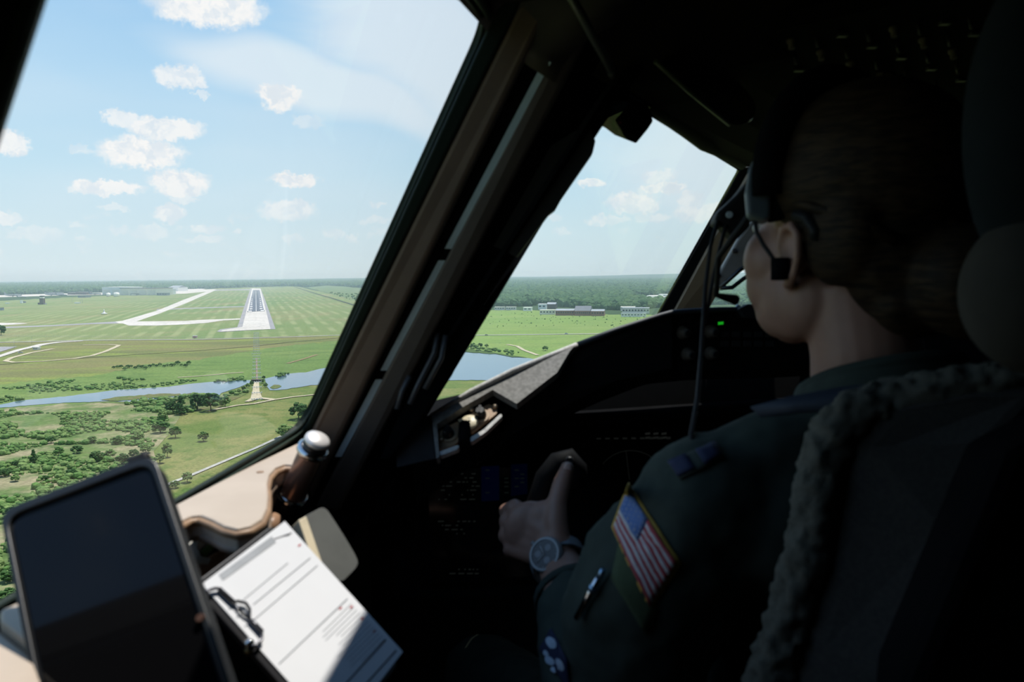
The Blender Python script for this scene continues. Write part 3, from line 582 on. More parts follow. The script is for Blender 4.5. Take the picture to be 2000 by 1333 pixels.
for x, yb, hh in ((28, 680, 16), (62, 672, 12)):
    g_ = G(x, yb, .3); s = (g_ - EYE).dot(FW) / F
    t = thing('street_lamp', g_, 'slim grey lamp post beside the %s' % ('paved lot' if x == 28 else 'perimeter road near the hut'), 'lamp post')
    MB().tube([g_ - Vector((0, 0, 1)), g_ + Vector((0, 0, hh * s))], [.25 * s, .15 * s], 6).build('pole', steel, t); MB().box(g_ + Vector((.6 * s, 0, hh * s)), (1.6 * s, .5 * s, .25 * s)).build('lamp_head', grey_m, t)
# glide slope station with white mast
g_ = G(203.5, 614, .3); s = (g_ - EYE).dot(FW) / F
t = thing('antenna_station', g_, 'white antenna station with tapering mast on the grass', 'antenna')
MB().lathe(g_, (0, 0, 1), [(6 * s, .6 * s), (6.2 * s, 1.4 * s), (3 * s, 2.4 * s), (1.6 * s, 4 * s), (.9 * s, 7 * s), (.5 * s, 9.5 * s)], 12).build('mast', white_p, t)
for a in range(6):
    q = g_ + Vector((math.cos(a * 1.047) * 5 * s, math.sin(a * 1.047) * 5 * s, 0)); MB().tube([q, q + Vector((0, 0, 1 * s))], .25 * s, 5).build('support', grey_m, t)
# red and white checkered hut
g_ = G(381, 660.3, .3); s = (g_ - EYE).dot(FW) / F
t = thing('checkered_hut', g_, 'small hut in red and white checks beside the airfield fence', 'hut')
for i in range(3):
    for j in range(3):
        MB().box(g_ + Vector(((i - 1) * 2.6 * s, 0, (j + .5) * 1.3 * s)), (2.6 * s, 5 * s, 1.3 * s)).build('panel', red_p if (i + j) % 2 else white_p, t)
MB().box(g_ + Vector((0, 0, 4.1 * s)), (8.2 * s, 5.6 * s, .4 * s)).build('roof', white_p, t)
# guard hut and cars
building('guard_hut', 64, 73.5, 683.5, 679.5, 5, cream_w, white_w, 'small cream guard hut on the access road', 'hut', roof_over=.5, wins=3)
def car(px, py, L, colr, label, rz, zz=.5):
    g_ = G(px, py, zz); t = thing('car', g_, label, 'car'); m = M('car_' + colr[0], colr[1], .3)
    rot = Matrix.Rotation(rz, 3, 'Z'); W = lambda x, y, z: g_ + rot @ Vector((x, y, z))
    prof = [(-L / 2, .35), (-L / 2, .9), (-L * .28, 1.0), (L * .2, 1.0), (L / 2, .85), (L / 2, .35)]
    MB().prism([W(x, -.9, z) for x, z in prof], rot @ Vector((0, 1.8, 0))).build('body', m, t, bevel=.1)
    MB().prism([W(x, -.75, z) for x, z in ((-L * .36, 1.0), (-L * .24, 1.5), (L * .08, 1.5), (L * .24, 1.0))], rot @ Vector((0, 1.5, 0))).build('cabin', glassd, t, bevel=.05)
    for x in (-L * .31, L * .31):
        for y in (-.85, .85): MB().lathe(W(x, y - .1, .35), rot @ Vector((0, 1, 0)), [(.35, 0), (.35, .2)], 12).build('wheel', dark_r, t)
car(950, 655.3, 4.8, ('grey', (.3, .32, .35)), 'grey car on the perimeter road near the pond thicket', .1)
car(1106, 652.8, 4.6, ('blue', (.2, .3, .42)), 'blue car farther along the perimeter road', .1)
car(40, 690, 5.2, ('white', (.6, .6, .6)), 'white car with dark windows beside the guard hut', .6, .13)
# approach lights
def approach_bar(c, wide):
    t = thing('approach_light_bar', c, 'white crossbar of approach lights on short posts', 'light bar', 'approach lights leading to the runway')
    MB().hexa([c + HP * a + HD * b + Vector((0, 0, z_)) for a, b, z_ in ((-wide, -.25, 1.2), (wide, -.25, 1.2), (wide, .25, 1.2), (-wide, .25, 1.2))], [c + HP * a + HD * b + Vector((0, 0, z_)) for a, b, z_ in ((-wide, -.25, 1.6), (wide, -.25, 1.6), (wide, .25, 1.6), (-wide, .25, 1.6))]).build('bar', white_p, t)
    for k in (-1, 0, 1): MB().tube([c + HP * (wide * .85 * k) - Vector((0, 0, .5)), c + HP * (wide * .85 * k) + Vector((0, 0, 1.3))], .12, 6).build('post', steel, t)
    for k in range(5):
        q = c + HP * (wide * (k - 2) / 2.15) + Vector((0, 0, 1.6)); MB().lathe(q, (0, 0, 1), [(.18, 0), (.32, .25), (.32, .5)], 8).build('lamp', white_p, t)
a0 = G(500.5, 652, .5); a1 = G(502, 784, .5); L = (a1 - a0).length; nb = int(L / 30.5)
for i in range(nb + 1):
    approach_bar(a0 + (a1 - a0) * (i / nb), 3.6 if i != nb // 2 else 5.0)
# walkway on the pier + culvert
c0 = G(501.5, 742, .4)
t = thing('light_pier_walkway', c0, 'narrow brown boardwalk under the approach lights', 'walkway')
pa, pb = G(501, 700, .5), G(502, 742, .5); n_ = 60
plank = None
for i in range(n_):
    c = pa + (pb - pa) * (i / n_)
    p = MB().box(c, (1.6, (pb - pa).length / n_ * .85, .18), Matrix.Rotation(HEAD, 3, 'Z')).build('plank', M('timber', (.27, .2, .13), .9), t) if plank is None else plank.copy()
    if plank is None: plank = p
    else: col.objects.link(p); p.location = Vector(plank.location) + (pb - pa) * (i / n_)
c0 = G(502, 746, .4); s = (c0 - EYE).dot(FW) / F
t = thing('culvert', c0, 'dark timber culvert wall between channel and pond', 'culvert')
MB().box(c0 + Vector((0, 0, 1.8 * s)), (21 * s, 2, 4.6 * s)).build('wall', M('dark_timber', (.06, .05, .045), .9), t); MB().box(c0 + Vector((0, 0, 4.3 * s)), (22 * s, 3, .5 * s)).build('cap', M('dark_timber2', (.14, .12, .1), .9), t)
for k in range(7): MB().box(c0 + Vector(((k - 3) * 3.2 * s, -1.2, 2 * s)), (.5 * s, .5, 4.2 * s)).build('pile', M('dark_timber2', (0, 0, 0)), t)
# fence along the perimeter road
fa, fb = G(-30, 658, .3), G(470, 662, .3); t = thing('perimeter_fence', fa, 'thin wire airfield fence with many posts', 'fence')
fp = None
for i in range(140):
    c = fa + (fb - fa) * (i / 139)
    if fp is None: fp = MB().tube([c, c + Vector((0, 0, 2.3))], .07, 5).build('post', steel, t)
    else: q = fp.copy(); col.objects.link(q); q.location = Vector(fp.location) + (c - fa)
for z_ in (.8, 1.5, 2.2): MB().tube([fa + Vector((0, 0, z_)), fb + Vector((0, 0, z_))], .03, 4).build('wire', steel, t)
# parked aircraft on the apron
def jet(px, py, span_px, label, rz):
    g_ = G(px, py, .05); s = (g_ - EYE).dot(FW) / F; L = span_px * s; t = thing('parked_aircraft', g_, label, 'aircraft')
    rot = Matrix.Rotation(rz, 3, 'Z'); W = lambda x, y, z: g_ + rot @ Vector((x * L, y * L, z * L))
    MB().tube([W(-.5, 0, .13), W(-.42, 0, .11), W(-.2, 0, .10), (W(.2, 0, .10)), W(.4, 0, .095), W(.48, 0, .085), W(.5, 0, .08)], [L * r for r in (.008, .03, .055, .055, .05, .03, .005)], 12).build('fuselage', grey_m, t)
    for sd_ in (-1, 1):
        MB().prism([W(.1, sd_ * .03, .13), W(-.12, sd_ * .45, .13), W(-.18, sd_ * .45, .13), W(-.08, sd_ * .03, .13)], (0, 0, .012 * L)).build('wing', grey_m, t)
        for y_ in (.16, .29): MB().tube([W(.06 - y_ * .35, sd_ * y_, .09), W(-.04 - y_ * .35, sd_ * y_, .09)], .02 * L, 8).build('engine', grey_m, t)
        MB().prism([W(-.42, sd_ * .01, .32), W(-.5, sd_ * .16, .32), W(-.53, sd_ * .16, .32), W(-.5, sd_ * .01, .32)], (0, 0, .008 * L)).build('tailplane', grey_m, t)
        MB().tube([W(-.02, sd_ * .06, .06), W(-.02, sd_ * .06, 0)], .015 * L, 6).build('landing_gear', dark_r, t)
    MB().prism([W(-.34, -.006, .13), W(-.45, -.006, .33), W(-.53, -.006, .33), W(-.49, -.006, .13)], rot @ Vector((0, .012 * L, 0))).build('tail_fin', grey_m, t)
    MB().tube([W(.38, 0, .06), W(.38, 0, 0)], .01 * L, 6).build('nose_gear', dark_r, t)
jet(26, 580, 30, 'grey transport jet parked far from the hangars on the apron', .4)
jet(42, 582, 18, 'small grey jet parked beside the big transport jet', .1)
jet(101, 578, 24, 'grey transport jet parked on the middle of the apron', .25)
jet(120, 578.5, 22, 'grey jet with raised tail parked near the barrack blocks', .1)
jet(186, 576.5, 24, 'grey jet parked beside the white hangar', .1)
# right side settlement
building('school_building', 1085, 1120.5, 616.5, 607, 40, brick, grey_m, 'long red brick wing with grey hip roof', pitched=3, wins=8, z=.3)
building('school_building', 1122, 1153, 617, 607.5, 60, brick, dark_r, 'tall red brick main block with steep grey roof', pitched=9, wins=8)
building('school_building', 1154.5, 1180, 617.5, 608, 40, brick, grey_m, 'short red brick wing joining the main block', pitched=3, wins=5)
building('white_house', 1054, 1084, 614.5, 606.5, 16, cream_w, cream_w, 'pale flat roofed house beside the brick wing', wins=5)
building('white_house', 1051, 1066, 604, 595, 20, white_w, white_w, 'bright white tall building at the forest edge', wins=2)
building('white_house', 1068, 1085, 603, 594.5, 30, brown_w, grey_m, 'brown roofed hall behind the pale house', pitched=4)
building('white_house', 1022, 1038, 607.5, 601.5, 16, white_w, white_w, 'small white house in the trees', wins=2)
for k, (a, b) in enumerate(((966, 985), (988, 1007))):
    building('shed', a, b, 605.5, 600.5, 10, cream_w, cream_w, ('cream shed row at the meadow end' if k == 0 else 'cream shed row next to the white house'), wins=4)
building('white_house', 1215, 1268, 612, 603, 35, cream_w, grey_m, 'long low pale hall right of the brick buildings', wins=9)
building('white_house', 1212, 1240, 607, 600.5, 25, cream_w, cream_w, 'pale hall behind the long low hall', wins=3)
building('white_house', 1213, 1262, 619, 613, 14, white_w, grey_m, 'low white row before the long pale hall', wins=8)
for k, (a, b, y) in enumerate(((1232, 1262, 583), (1264, 1292, 581.5), (1286, 1310, 579))):
    building('warehouse', a, b, y, y - 3, 60, white_w, white_w, ('white flat warehouse roof among the trees, nearest the long hall', 'white flat warehouse roof among the trees, middle of three', 'white flat warehouse roof among the trees, farthest of three')[k])
zone('car_park', [(1236, 586), (1262, 581), (1310, 578), (1300, 587), (1270, 588)], 1.5, concrete, 'pale parking lot in the forest clearing')
g_ = G(1414, 585, .3); s = (g_ - EYE).dot(FW) / F
t = thing('radio_mast', g_, 'thin white mast rising out of the forest', 'mast'); MB().tube([g_ - Vector((0, 0, 2)), g_ + Vector((0, 0, 9 * s))], .5 * s, 6).build('pole', white_p, t); MB().box(g_ + Vector((0, 0, 8.6 * s)), (2.2 * s, .4 * s, .6 * s)).build('cross_arm', white_p, t)
# ------------------------------------------------------------------ haze layer over the land
hm_ = bpy.data.materials.new('haze'); hm_.use_nodes = True; t_ = hm_.node_tree; t_.nodes.clear()
vs_n = N(t_, 'ShaderNodeVolumeScatter'); vs_n.inputs['Color'].default_value = (0.72, 0.89, 1.0, 1); vs_n.inputs['Density'].default_value = 8.5e-5; vs_n.inputs['Anisotropy'].default_value = 0.35
om = N(t_, 'ShaderNodeOutputMaterial'); t_.links.new(vs_n.outputs[0], om.inputs['Volume'])
MB().box((0, 21000, 75), (50000, 41600, 190)).build('haze', hm_, label='thin bluish summer haze lying over the distant land', cat='haze', kind='stuff')
# ================================================================== THE COCKPIT
def Lc(x, y, z): return EYE + Vector((x, y, z))
def atz(px, py, z): r = ray(px, py); return EYE + r * (z / r.z)
def plane(*pts):
    n = (pts[1] - pts[0]).cross(pts[2] - pts[0]).normalized()
    if n.dot(pts[0] - EYE) > 0: n = -n              # faces the eye
    return pts[0], n
def on(pl, px, py, off=0.0): return HIT(px, py, pl[0] + pl[1] * off, pl[1])
def round_poly(pts, r, n=6):
    out = []; m = len(pts)
    for i, p in enumerate(pts):
        a, b = pts[i - 1], pts[(i + 1) % m]; rr = r[i] if hasattr(r, '__len__') else r
        da, db = (a - p), (b - p); q0 = p + da.normalized() * min(rr, da.length * .45); q1 = p + db.normalized() * min(rr, db.length * .45)
        for k in range(n + 1):
            t = k / n; out.append(q0 * (1 - t) ** 2 + p * 2 * t * (1 - t) + q1 * t * t)
    return out
def offset_loop(loop, n, d):                        # grow a planar loop by d
    out = []; m = len(loop); c = sum(loop, Vector()) / m
    for i, p in enumerate(loop):
        t = (loop[(i + 1) % m] - loop[i - 1]).normalized(); s = t.cross(n)
        if s.dot(p - c) < 0: s = -s
        out.append(p + s * d)
    return out
def ringplate(inner, outer, vec):
    mb = MB(); n = len(inner); v = Vector(vec)
    vs = inner + outer + [p + v for p in inner] + [p + v for p in outer]
    fs = []
    for i in range(n):
        j = (i + 1) % n
        fs += [(i, j, n + j, n + i), (2 * n + i, 3 * n + i, 3 * n + j, 2 * n + j), (i, 2 * n + i, 2 * n + j, j), (n + i, n + j, 3 * n + j, 3 * n + i)]
    mb.add(vs, fs); return mb
def mirror(p):
    q = SYM[0]; return p - HP * (2 * (p - q).dot(HP))
# ---- materials
tan = M('tan_panel', (0.47, 0.385, 0.30), .55, c2=(0.43, 0.35, 0.27), vs_=12, bump=.05, bs=300)
tan_edge = M('worn_brown_edge', (0.33, 0.205, 0.115), .5, c2=(.26, .16, .09), vs_=30)
post_tan = M('post_brown', (0.20, 0.145, 0.11), .6, c2=(.17, .125, .096), vs_=14)
black = M('black_plastic', (0.012, 0.0125, 0.013), .6, vs_=30, bump=.05, bs=400, spec=.25)
soft_black = M('matte_black', (0.008, 0.008, 0.0085), .9, vs_=30, spec=.0)
rubber_g = M('green_black_rubber', (0.016, 0.026, 0.020), .55, vs_=30, spec=.15)
bluegrey = M('sky_tinted_steel', (0.46, 0.58, 0.64), .4, .0, vs_=20)  # sky reflection on the strips put into a pale blue base colour
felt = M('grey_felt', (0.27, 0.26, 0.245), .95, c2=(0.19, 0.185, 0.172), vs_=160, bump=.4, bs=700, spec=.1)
felt_lip = M('sunlit_felt_lip', (0.58, 0.565, 0.54), .9, c2=(.45, .44, .42), vs_=200, bump=.3, bs=600, spec=.1)
ctrl_brown = M('brown_control_panel', (0.36, 0.23, 0.135), .5, c2=(.33, .21, .12), vs_=50)
cream = M('cream_plastic', (0.62, 0.54, 0.37), .45, vs_=60)
chrome = M('chrome', (0.75, 0.74, 0.73), .12, 1.0, vs_=20); bronze = M('bronze_anodised', (0.34, 0.20, 0.15), .3, .55, vs_=20)
cap_white = M('satin_cap', (0.80, 0.76, 0.72), .3, .35, vs_=20)
shell_m = M('cockpit_liner', (0.022, 0.021, 0.019), .8, vs_=6, bump=.05, bs=200, spec=.2)
skin_out = M('fuselage_dark', (0.03, 0.03, 0.03), .7)
olive = M('olive_grey_vinyl', (0.085, 0.088, 0.078), .55, vs_=30, bump=.08, bs=300)
knob_b = M('knob_black', (0.012, 0.012, 0.012), .35)
panel_dark = M('panel_dark', (0.008, 0.0078, 0.0075), .8, vs_=40, spec=.08)
knob_beige = M('knob_beige', (0.12, 0.10, 0.08), .6, spec=.2)
# ---- glass
def glassmat(name, dirt, tint=(1, 1, 1)):
    m = bpy.data.materials.new(name); m.use_nodes = True; t = m.node_tree; t.nodes.clear()
    tr = N(t, 'ShaderNodeBsdfTransparent'); tr.inputs[0].default_value = (*tint, 1); gl = N(t, 'ShaderNodeBsdfGlossy'); gl.inputs['Roughness'].default_value = .0
    df = N(t, 'ShaderNodeBsdfDiffuse'); df.inputs[0].default_value = (.8, .82, .82, 1)
    lw = N(t, 'ShaderNodeLayerWeight'); bfn = N(t, 'ShaderNodeNewGeometry').outputs['Backfacing']; fc = MA(t, 'MULTIPLY', MA(t, 'ADD', .02, MA(t, 'MULTIPLY', MA(t, 'POWER', lw.outputs['Facing'], 5.0), .45)), MA(t, 'SUBTRACT', 1.0, bfn))
    mx = N(t, 'ShaderNodeMixShader'); t.links.new(fc, mx.inputs[0]); t.links.new(tr.outputs[0], mx.inputs[1]); t.links.new(gl.outputs[0], mx.inputs[2])
    ob = N(t, 'ShaderNodeTexCoord').outputs['Object']
    d = MA(t, 'MULTIPLY', SM(t, NO(t, ob, 9, 5, .6), .5, .8), dirt); d2 = MA(t, 'MULTIPLY', SM(t, NO(t, ob, 60, 2, .5), .72, .8), dirt * 1.5)
    m2 = N(t, 'ShaderNodeMixShader'); t.links.new(MA(t, 'ADD', MA(t, 'ADD', d, d2), dirt * .4), m2.inputs[0]); t.links.new(mx.outputs[0], m2.inputs[1]); t.links.new(df.outputs[0], m2.inputs[2])
    o = N(t, 'ShaderNodeOutputMaterial'); t.links.new(m2.outputs[0], o.inputs[0]); return m
glass_side = glassmat('side_glass', .006); glass_front = glassmat('windshield_glass', .015, (.985, 1, 1))
# ---- key points
A = P(594, 828, 1.05); ZS = A.z - EYE.z
B = P(0, 1178, .545); T = P(945, 50, .85)
PL2 = plane(A, T, B); N2 = PL2[1]
C2 = B + (B - A) * .22; C2 = C2 - N2 * (C2 - A).dot(N2)
_q1, _q2 = on(PL2, 78, 0), on(PL2, -4, 250); _dv = _q1 - _q2
D2 = _q1 + _dv * ((EYE.z + .235 - _q1.z) / _dv.z); C2 = _q2 + _dv * ((B.z - .006 - _q2.z) / _dv.z)
T1 = P(1275, 235, 1.0925); T2 = atz(1445, 335, T1.z - EYE.z); b_c = P(1290, 610, 1.955)
PL1 = plane(T1, T2, b_c); N1 = PL1[1]
E_t = on(PL1, 1212, 192); E_b = on(PL1, 800, 830); B1 = b_c + (b_c - T2) * .36
SYM = (T2, HP)
# ================================================================== room shell (structure)
def solid(name, faces_pts, up, mat, label):
    mb = MB(); mb.prism(faces_pts, up); o = mb.build(name, mat, kind='structure', label=label); return o
AFT = -1.25
Al = Lc(-.42, AFT, ZS - .03); NS = Lc(-.30, 1.62, -.42); plan = [Al, C2, A, NS, B1 + HD * .15 + Vector((0, 0, -.2))]
low = [Vector((p.x, p.y, EYE.z - 1.15)) for p in plan]
mb = MB()
for i in range(3):                                   # left wall below the sill, as thick slabs
    p, q = plan[i], plan[i + 1]; d = (q - p); s = Vector((-d.y, d.x, 0)).normalized() * .012; p2 = p + Vector((0, 0, -.024)); q2 = q + Vector((0, 0, -.024))
    mb.prism([p2, q2, low[i + 1], low[i]], s)
mb.build('wall_left', shell_m, kind='structure', label='dark side wall below the window sill')
MB().prism([plan[3] + Vector((0, 0, -.005)), plan[4] + Vector((0, 0, -.005)), low[4], low[3]], Vector((-.04, .03, 0))).build('wall_front', skin_out, kind='structure', label='nose bulkhead under the windshield')
mpl = [mirror(p) for p in plan]; mlow = [mirror(p) for p in low]
mb = MB()
for i in range(3): 
    d = mpl[i + 1] - mpl[i]; s = Vector((d.y, -d.x, 0)).normalized() * .05; hi0, hi1 = mpl[i] + Vector((0, 0, .55)), mpl[i + 1] + Vector((0, 0, .55))
    mb.prism([mlow[i], mlow[i + 1], hi1, hi0], s)
mb.build('wall_right', shell_m, kind='structure', label='dark far side wall of the cockpit')  # closed where side windows belong, to keep daylight out
MB().prism([mpl[3], mpl[4], mlow[4], mlow[3]], Vector((.04, .03, 0))).build('wall_nose', skin_out, kind='structure', label='far nose bulkhead under the windshield')
MB().prism([A + Vector((0, 0, -.01)), NS, plan[4], B1, E_b], (0, 0, -.012)).build('trim_1', soft_black, kind='structure', label='dark ledge in front of the windshield')
MB().prism([mirror(p) for p in (A + Vector((0, 0, -.01)), NS, plan[4], B1, E_b)][::-1], (0, 0, -.012)).build('trim_2', soft_black, kind='structure', label='dark ledge in front of the far windshield')
fl = low + mlow[::-1]
MB().prism(fl, (0, 0, -.05)).build('floor', soft_black, kind='structure', label='dark cockpit floor')
bk = [low[0], mlow[0], mpl[0] + Vector((0, 0, .62)), Al + Vector((0, 0, .62))]
MB().prism(bk, (0, -.05, 0)).build('wall_back', soft_black, kind='structure', label='dark rear bulkhead')
# ceiling: lofted across from left window tops to the far side
Ta = Lc(-.12, AFT, .26)
Lp = [Ta + Vector((-.05, 0, .0)), D2 - N2 * .02 + Vector((-.02, 0, .004)), T + Vector((.0, 0, .012)), E_t + Vector((0, 0, .008)), T2 + Vector((0, 0, .008))]
rings = []
for p in Lp:
    m_ = mirror(p); rg = []
    for k in range(9):
        t = k / 8; q = p.lerp(m_, t); q.z += math.sin(t * math.pi) * .09 * min(1, (m_ - p).length); rg.append(q)
    rings.append(rg)
mb = MB(); mb.loft(rings, caps=False, closed=False); mb.loft([[p + Vector((0, 0, .05)) for p in r] for r in rings], caps=False, closed=False)
mb.build('ceiling', M('ceiling_liner', (0.02, 0.019, 0.017), .85, vs_=8, spec=.2), kind='structure', label='dark curved cockpit ceiling')
mb = MB(); mb.prism([Ta + Vector((-.03, 0, .06)), D2 + Vector((-.012, -.012, .06)), C2 + Vector((-.03, -.012, -.02)), Al + Vector((-.03, 0, -.02))], (-.07, 0, 0))
mb.build('wall_aft_left', shell_m, kind='structure', label='dark side wall behind the side window')
# ================================================================== side window
loop2 = round_poly([A, T, D2, C2], [.040, .030, .05, .05], 8)
win1 = ringplate(offset_loop(loop2, N2, .012), offset_loop(loop2, N2, .10), -N2 * .008).build('window_1', rubber_g, kind='structure', label='side window with dark green rubber seal')
ringplate(offset_loop(loop2, N2, .0), offset_loop(loop2, N2, .020), N2 * .004).build('seal', rubber_g, win1, bevel=.002)
ringplate(offset_loop(loop2, N2, .005), offset_loop(loop2, N2, .014), N2 * .008).build('seal_bead', M('seal_bead', (.040, .066, .050), .45), win1, bevel=.003)
MB().prism(offset_loop(loop2, N2, .03), -N2 * .006).build('pane', glass_side, win1)
# ================================================================== windshields
def near_ring(inner, n, d):
    return [a.lerp(b, .12) if abs((a - T2).dot(HP)) < .07 else b for a, b in zip(inner, offset_loop(inner, n, d))]
loop1 = round_poly([E_b, E_t, T2, B1], [.01, .02, .012, .02], 6)
win2 = ringplate(list(loop1), near_ring(loop1, N1, .045), -N1 * .006).build('window_2', soft_black, kind='structure', label='front windshield with black frame')
MB().prism(offset_loop(loop1, N1, .01), -N1 * .006).build('pane', glass_front, win2)
loop3 = [mirror(p) for p in loop1][::-1]; N3 = N1 - HP * (2 * N1.dot(HP))
win3 = ringplate(list(loop3), near_ring(loop3, N3, .045), -N3 * .006).build('window_3', soft_black, kind='structure', label='far front windshield past the centre post')
MB().prism(offset_loop(loop3, N3, .01), -N3 * .006).build('pane', glass_front, win3)
# centre post: black edge + brown casing
cp = thing('centre_post', B1, 'slanted brown centre post between the two front windshields', 'window post')
cb_ = [on(PL1, 1291, 612, .0), on(PL1, 1446, 333, .0)]
def bar4(px4, d4, vec): return MB().prism([P(x, y, d) for (x, y), d in zip(px4, d4)], vec)
bar4([(1262, 660), (1449, 330), (1470, 335), (1290, 660)], [1.9, 1.56, 1.55, 1.88], FW * .02).build('black_edge', soft_black, cp)
bar4([(1290, 660), (1468, 330), (1545, 330), (1352, 660)], [1.86, 1.53, 1.5, 1.84], FW * .03).build('casing', M('post_brown2', (0.20, 0.135, 0.09), .55, vs_=14), cp, bevel=.006)
# ---- window pillar between side window and windshield
def xl(n, y):
    x9, k = {'a': (555, .452), 'a2': (566, .456), 'b': (578, .488), 'c': (642, .486), 's0': (650, .527), 's1': (661, .530), 't': (715, .523), 'e': (778, .60)}[n]
    return x9 + (900 - y) * k
def dl(n, y):
    d9, d0 = {'a': (1.06, .84), 'a2': (1.06, .845), 'b': (1.062, .85), 'c': (1.07, .86), 's0': (1.08, .87), 's1': (1.082, .872), 't': (1.09, .885), 'e': (1.13, .96)}[n]
    return d9 + (d0 - d9) * (900 - y) / 850
def strip(l, r, y0, y1, off=0.0, thick=.03, yr0=None, yr1=None):
    yr0 = y0 if yr0 is None else yr0; yr1 = y1 if yr1 is None else yr1
    q = [P(xl(l, y0), y0, dl(l, y0) + off), P(xl(l, y1), y1, dl(l, y1) + off), P(xl(r, yr1), yr1, dl(r, yr1) + off), P(xl(r, yr0), yr0, dl(r, yr0) + off)]
    return MB().prism(q, FW * thick)
pil = thing('window_pillar', P(650, 960, 1.09), 'slanted brown window pillar with steel strips beside the side window', 'window pillar')
strip('a2', 'b', 905, -20, -.004, .03).build('seal_cover', rubber_g, pil, bevel=.003)
strip('b', 'c', 1000, -40).build('inner_casing', post_tan, pil, bevel=.006)
strip('c', 's0', 1000, -40, .014).build('groove', soft_black, pil)
for y0, y1 in ((893, 742), (724, 509), (486, 121)): MB().prism([P(xl('s0', y0), y0, dl('s0', y0) - .006), P(xl('s0', y1), y1, dl('s0', y1) - .006), P(xl('s1', y1) + 3, y1, dl('s1', y1) - .008), P(xl('s1', y0) + 2, y0, dl('s1', y0) - .008)], FW * .006).build('steel_strip', bluegrey, pil)
strip('s0', 's1', 1000, -40, .012, .02).build('strip_bed', soft_black, pil)
strip('s1', 't', 1000, -40).build('outer_casing', M('post_grey_brown', (0.13, 0.11, 0.095), .6, vs_=14), pil, bevel=.006)
strip('t', 'e', 1000, 100, .004, .06).build('black_casing', soft_black, pil, bevel=.004)
strip('b', 'e', 1050, -60, .05, .02).build('pillar_core', soft_black, pil)
for x, y in ((770, 588), (800, 531)):
    p = P(x, y, dl('b', y) - .004); sc_ = MB().lathe(p + FW * .012, -FW, [(.007, 0), (.0075, .004), (.0065, .012), (.003, .015)], 14).build('screw', M('bronze_dull', (.2, .15, .12), .35, .8), pil)
# black lobe of the visor stowage on the windshield side of the pillar
lobe = [(1010, 500), (1072, 418), (1085, 408), (1098, 385), (1158, 298), (1163, 276), (1158, 262), (1150, 240), (1050, 300), (960, 480)]
MB().prism([P(x, y, .985 + (y - 400) * .0002) for x, y in lobe], FW * .02).build('visor_clip', black, pil, bevel=.004)
lowp = [(935, 585), (948, 606), (925, 660), (903, 690), (880, 735), (846, 788), (800, 850), (760, 900), (740, 900), (800, 760), (880, 600)]
MB().prism([P(x, y, 1.05 + (y - 600) * .00012) for x, y in lowp], FW * .03).build('lower_shroud', soft_black, pil, bevel=.004)
for q in ([(855, 650), (848, 690), (815, 755), (800, 790)], [(870, 655), (862, 700), (830, 760)], [(800, 735), (785, 765), (775, 800)]):
    MB().tube([P(x, y, 1.03) for x, y in q], .0035, 8).build('cable', M('cable_grey', (.06, .06, .065), .4), pil)
# ---- sill
ZT = ZS - .017
sill = thing('sill_panel', atz(450, 960, ZT - .03), 'sunlit tan sill panel with wavy worn brown edge below the side window', 'sill panel')
outer_px = [(590, 864), (577, 868), (500, 905), (420, 946), (334, 991), (262, 1034)]
inner_px = [(262, 1110), (290, 1085), (332, 1052), (340, 1035), (352, 1018), (372, 1008), (392, 1006), (415, 1015), (438, 1027), (462, 1033), (490, 1027), (512, 1013), (522, 992), (524, 968), (522, 945), (526, 927), (538, 914), (556, 907), (576, 908), (600, 900), (612, 872)]
pts_in = [atz(x, y, ZT) for x, y in inner_px]; pts_out = [atz(x, y, ZT) for x, y in outer_px]
MB().prism(pts_out + pts_in, (0, 0, -.02)).build('top', tan, sill, bevel=.004)
MB().tube([p + Vector((0, 0, -.006)) for p in pts_in], .0036, 10).build('edge_bead', tan_edge, sill)
MB().tube([p + Vector((-.002, .004, -.021)) for p in pts_in[2:]], .0038, 8).build('under_lip', M('under_lip', (.30, .22, .16), .5), sill)
scr = atz(508, 923, ZT); MB().lathe(scr, (0, 0, 1), [(.004, 0), (.004, .0008)], 12).build('screw', tan_edge, sill)
# lower console at the left
con = thing('side_console', Lc(-.33, .42, -.42), 'tan side console box under the sill beside the tablet', 'console')
q = [atz(x, y, -.205) for x, y in ((-60, 1560), (-60, 1216), (0, 1190), (40, 1172), (62, 1215), (85, 1320), (100, 1560))]
MB().prism(q[2:5] + [atz(58, 1258, -.205), atz(0, 1212, -.205)], (0, 0, -.03)).build('upper_lid', tan, con, bevel=.003)
MB().prism([atz(x, y, -.210) for x, y in ((-60, 1560), (-60, 1200), (0, 1232), (60, 1278), (88, 1350), (100, 1560))], (0, 0, -.03)).build('lower_lid', tan, con, bevel=.003)
MB().prism([p + Vector((0, 0, -.035)) for p in q], (0, 0, -.2)).build('body', M('console_body', (.2, .155, .115), .6), con, bevel=.004)
# ---- brown rod, cream wedge, white clip in the cavity under the sill
cav = thing('cavity_liner', Lc(-.27, .8, -.45), 'black recess under the sill panel', 'recess')
MB().prism([atz(x, y, -.34) for x, y in ((250, 1130), (330, 1000), (480, 930), (640, 930), (700, 1000), (560, 1100), (380, 1250))], (0, 0, -.02)).build('bottom', soft_black, cav)
hb = thing('handle_bar', P(425, 1098, .80), 'short brown round handle bar beside the checklist', 'handle')
MB().tube([P(372, 1135, .76), P(398, 1116, .77), (P(425, 1098, .78)), P(452, 1080, .79)], [.0085, .009, .009, .008], 14).build('bar', M('brown_bar', (.34, .2, .12), .4), hb)
MB().lathe(P(452, 1080, .79), (P(452, 1080, .79) - P(425, 1098, .78)), [(.008, 0), (.006, .003), (.001, .005)], 14).build('end_cap', tan_edge, hb)
wd_ = thing('latch_clip', P(365, 1070, .8), 'small white plastic latch with green tab under the sill', 'latch')
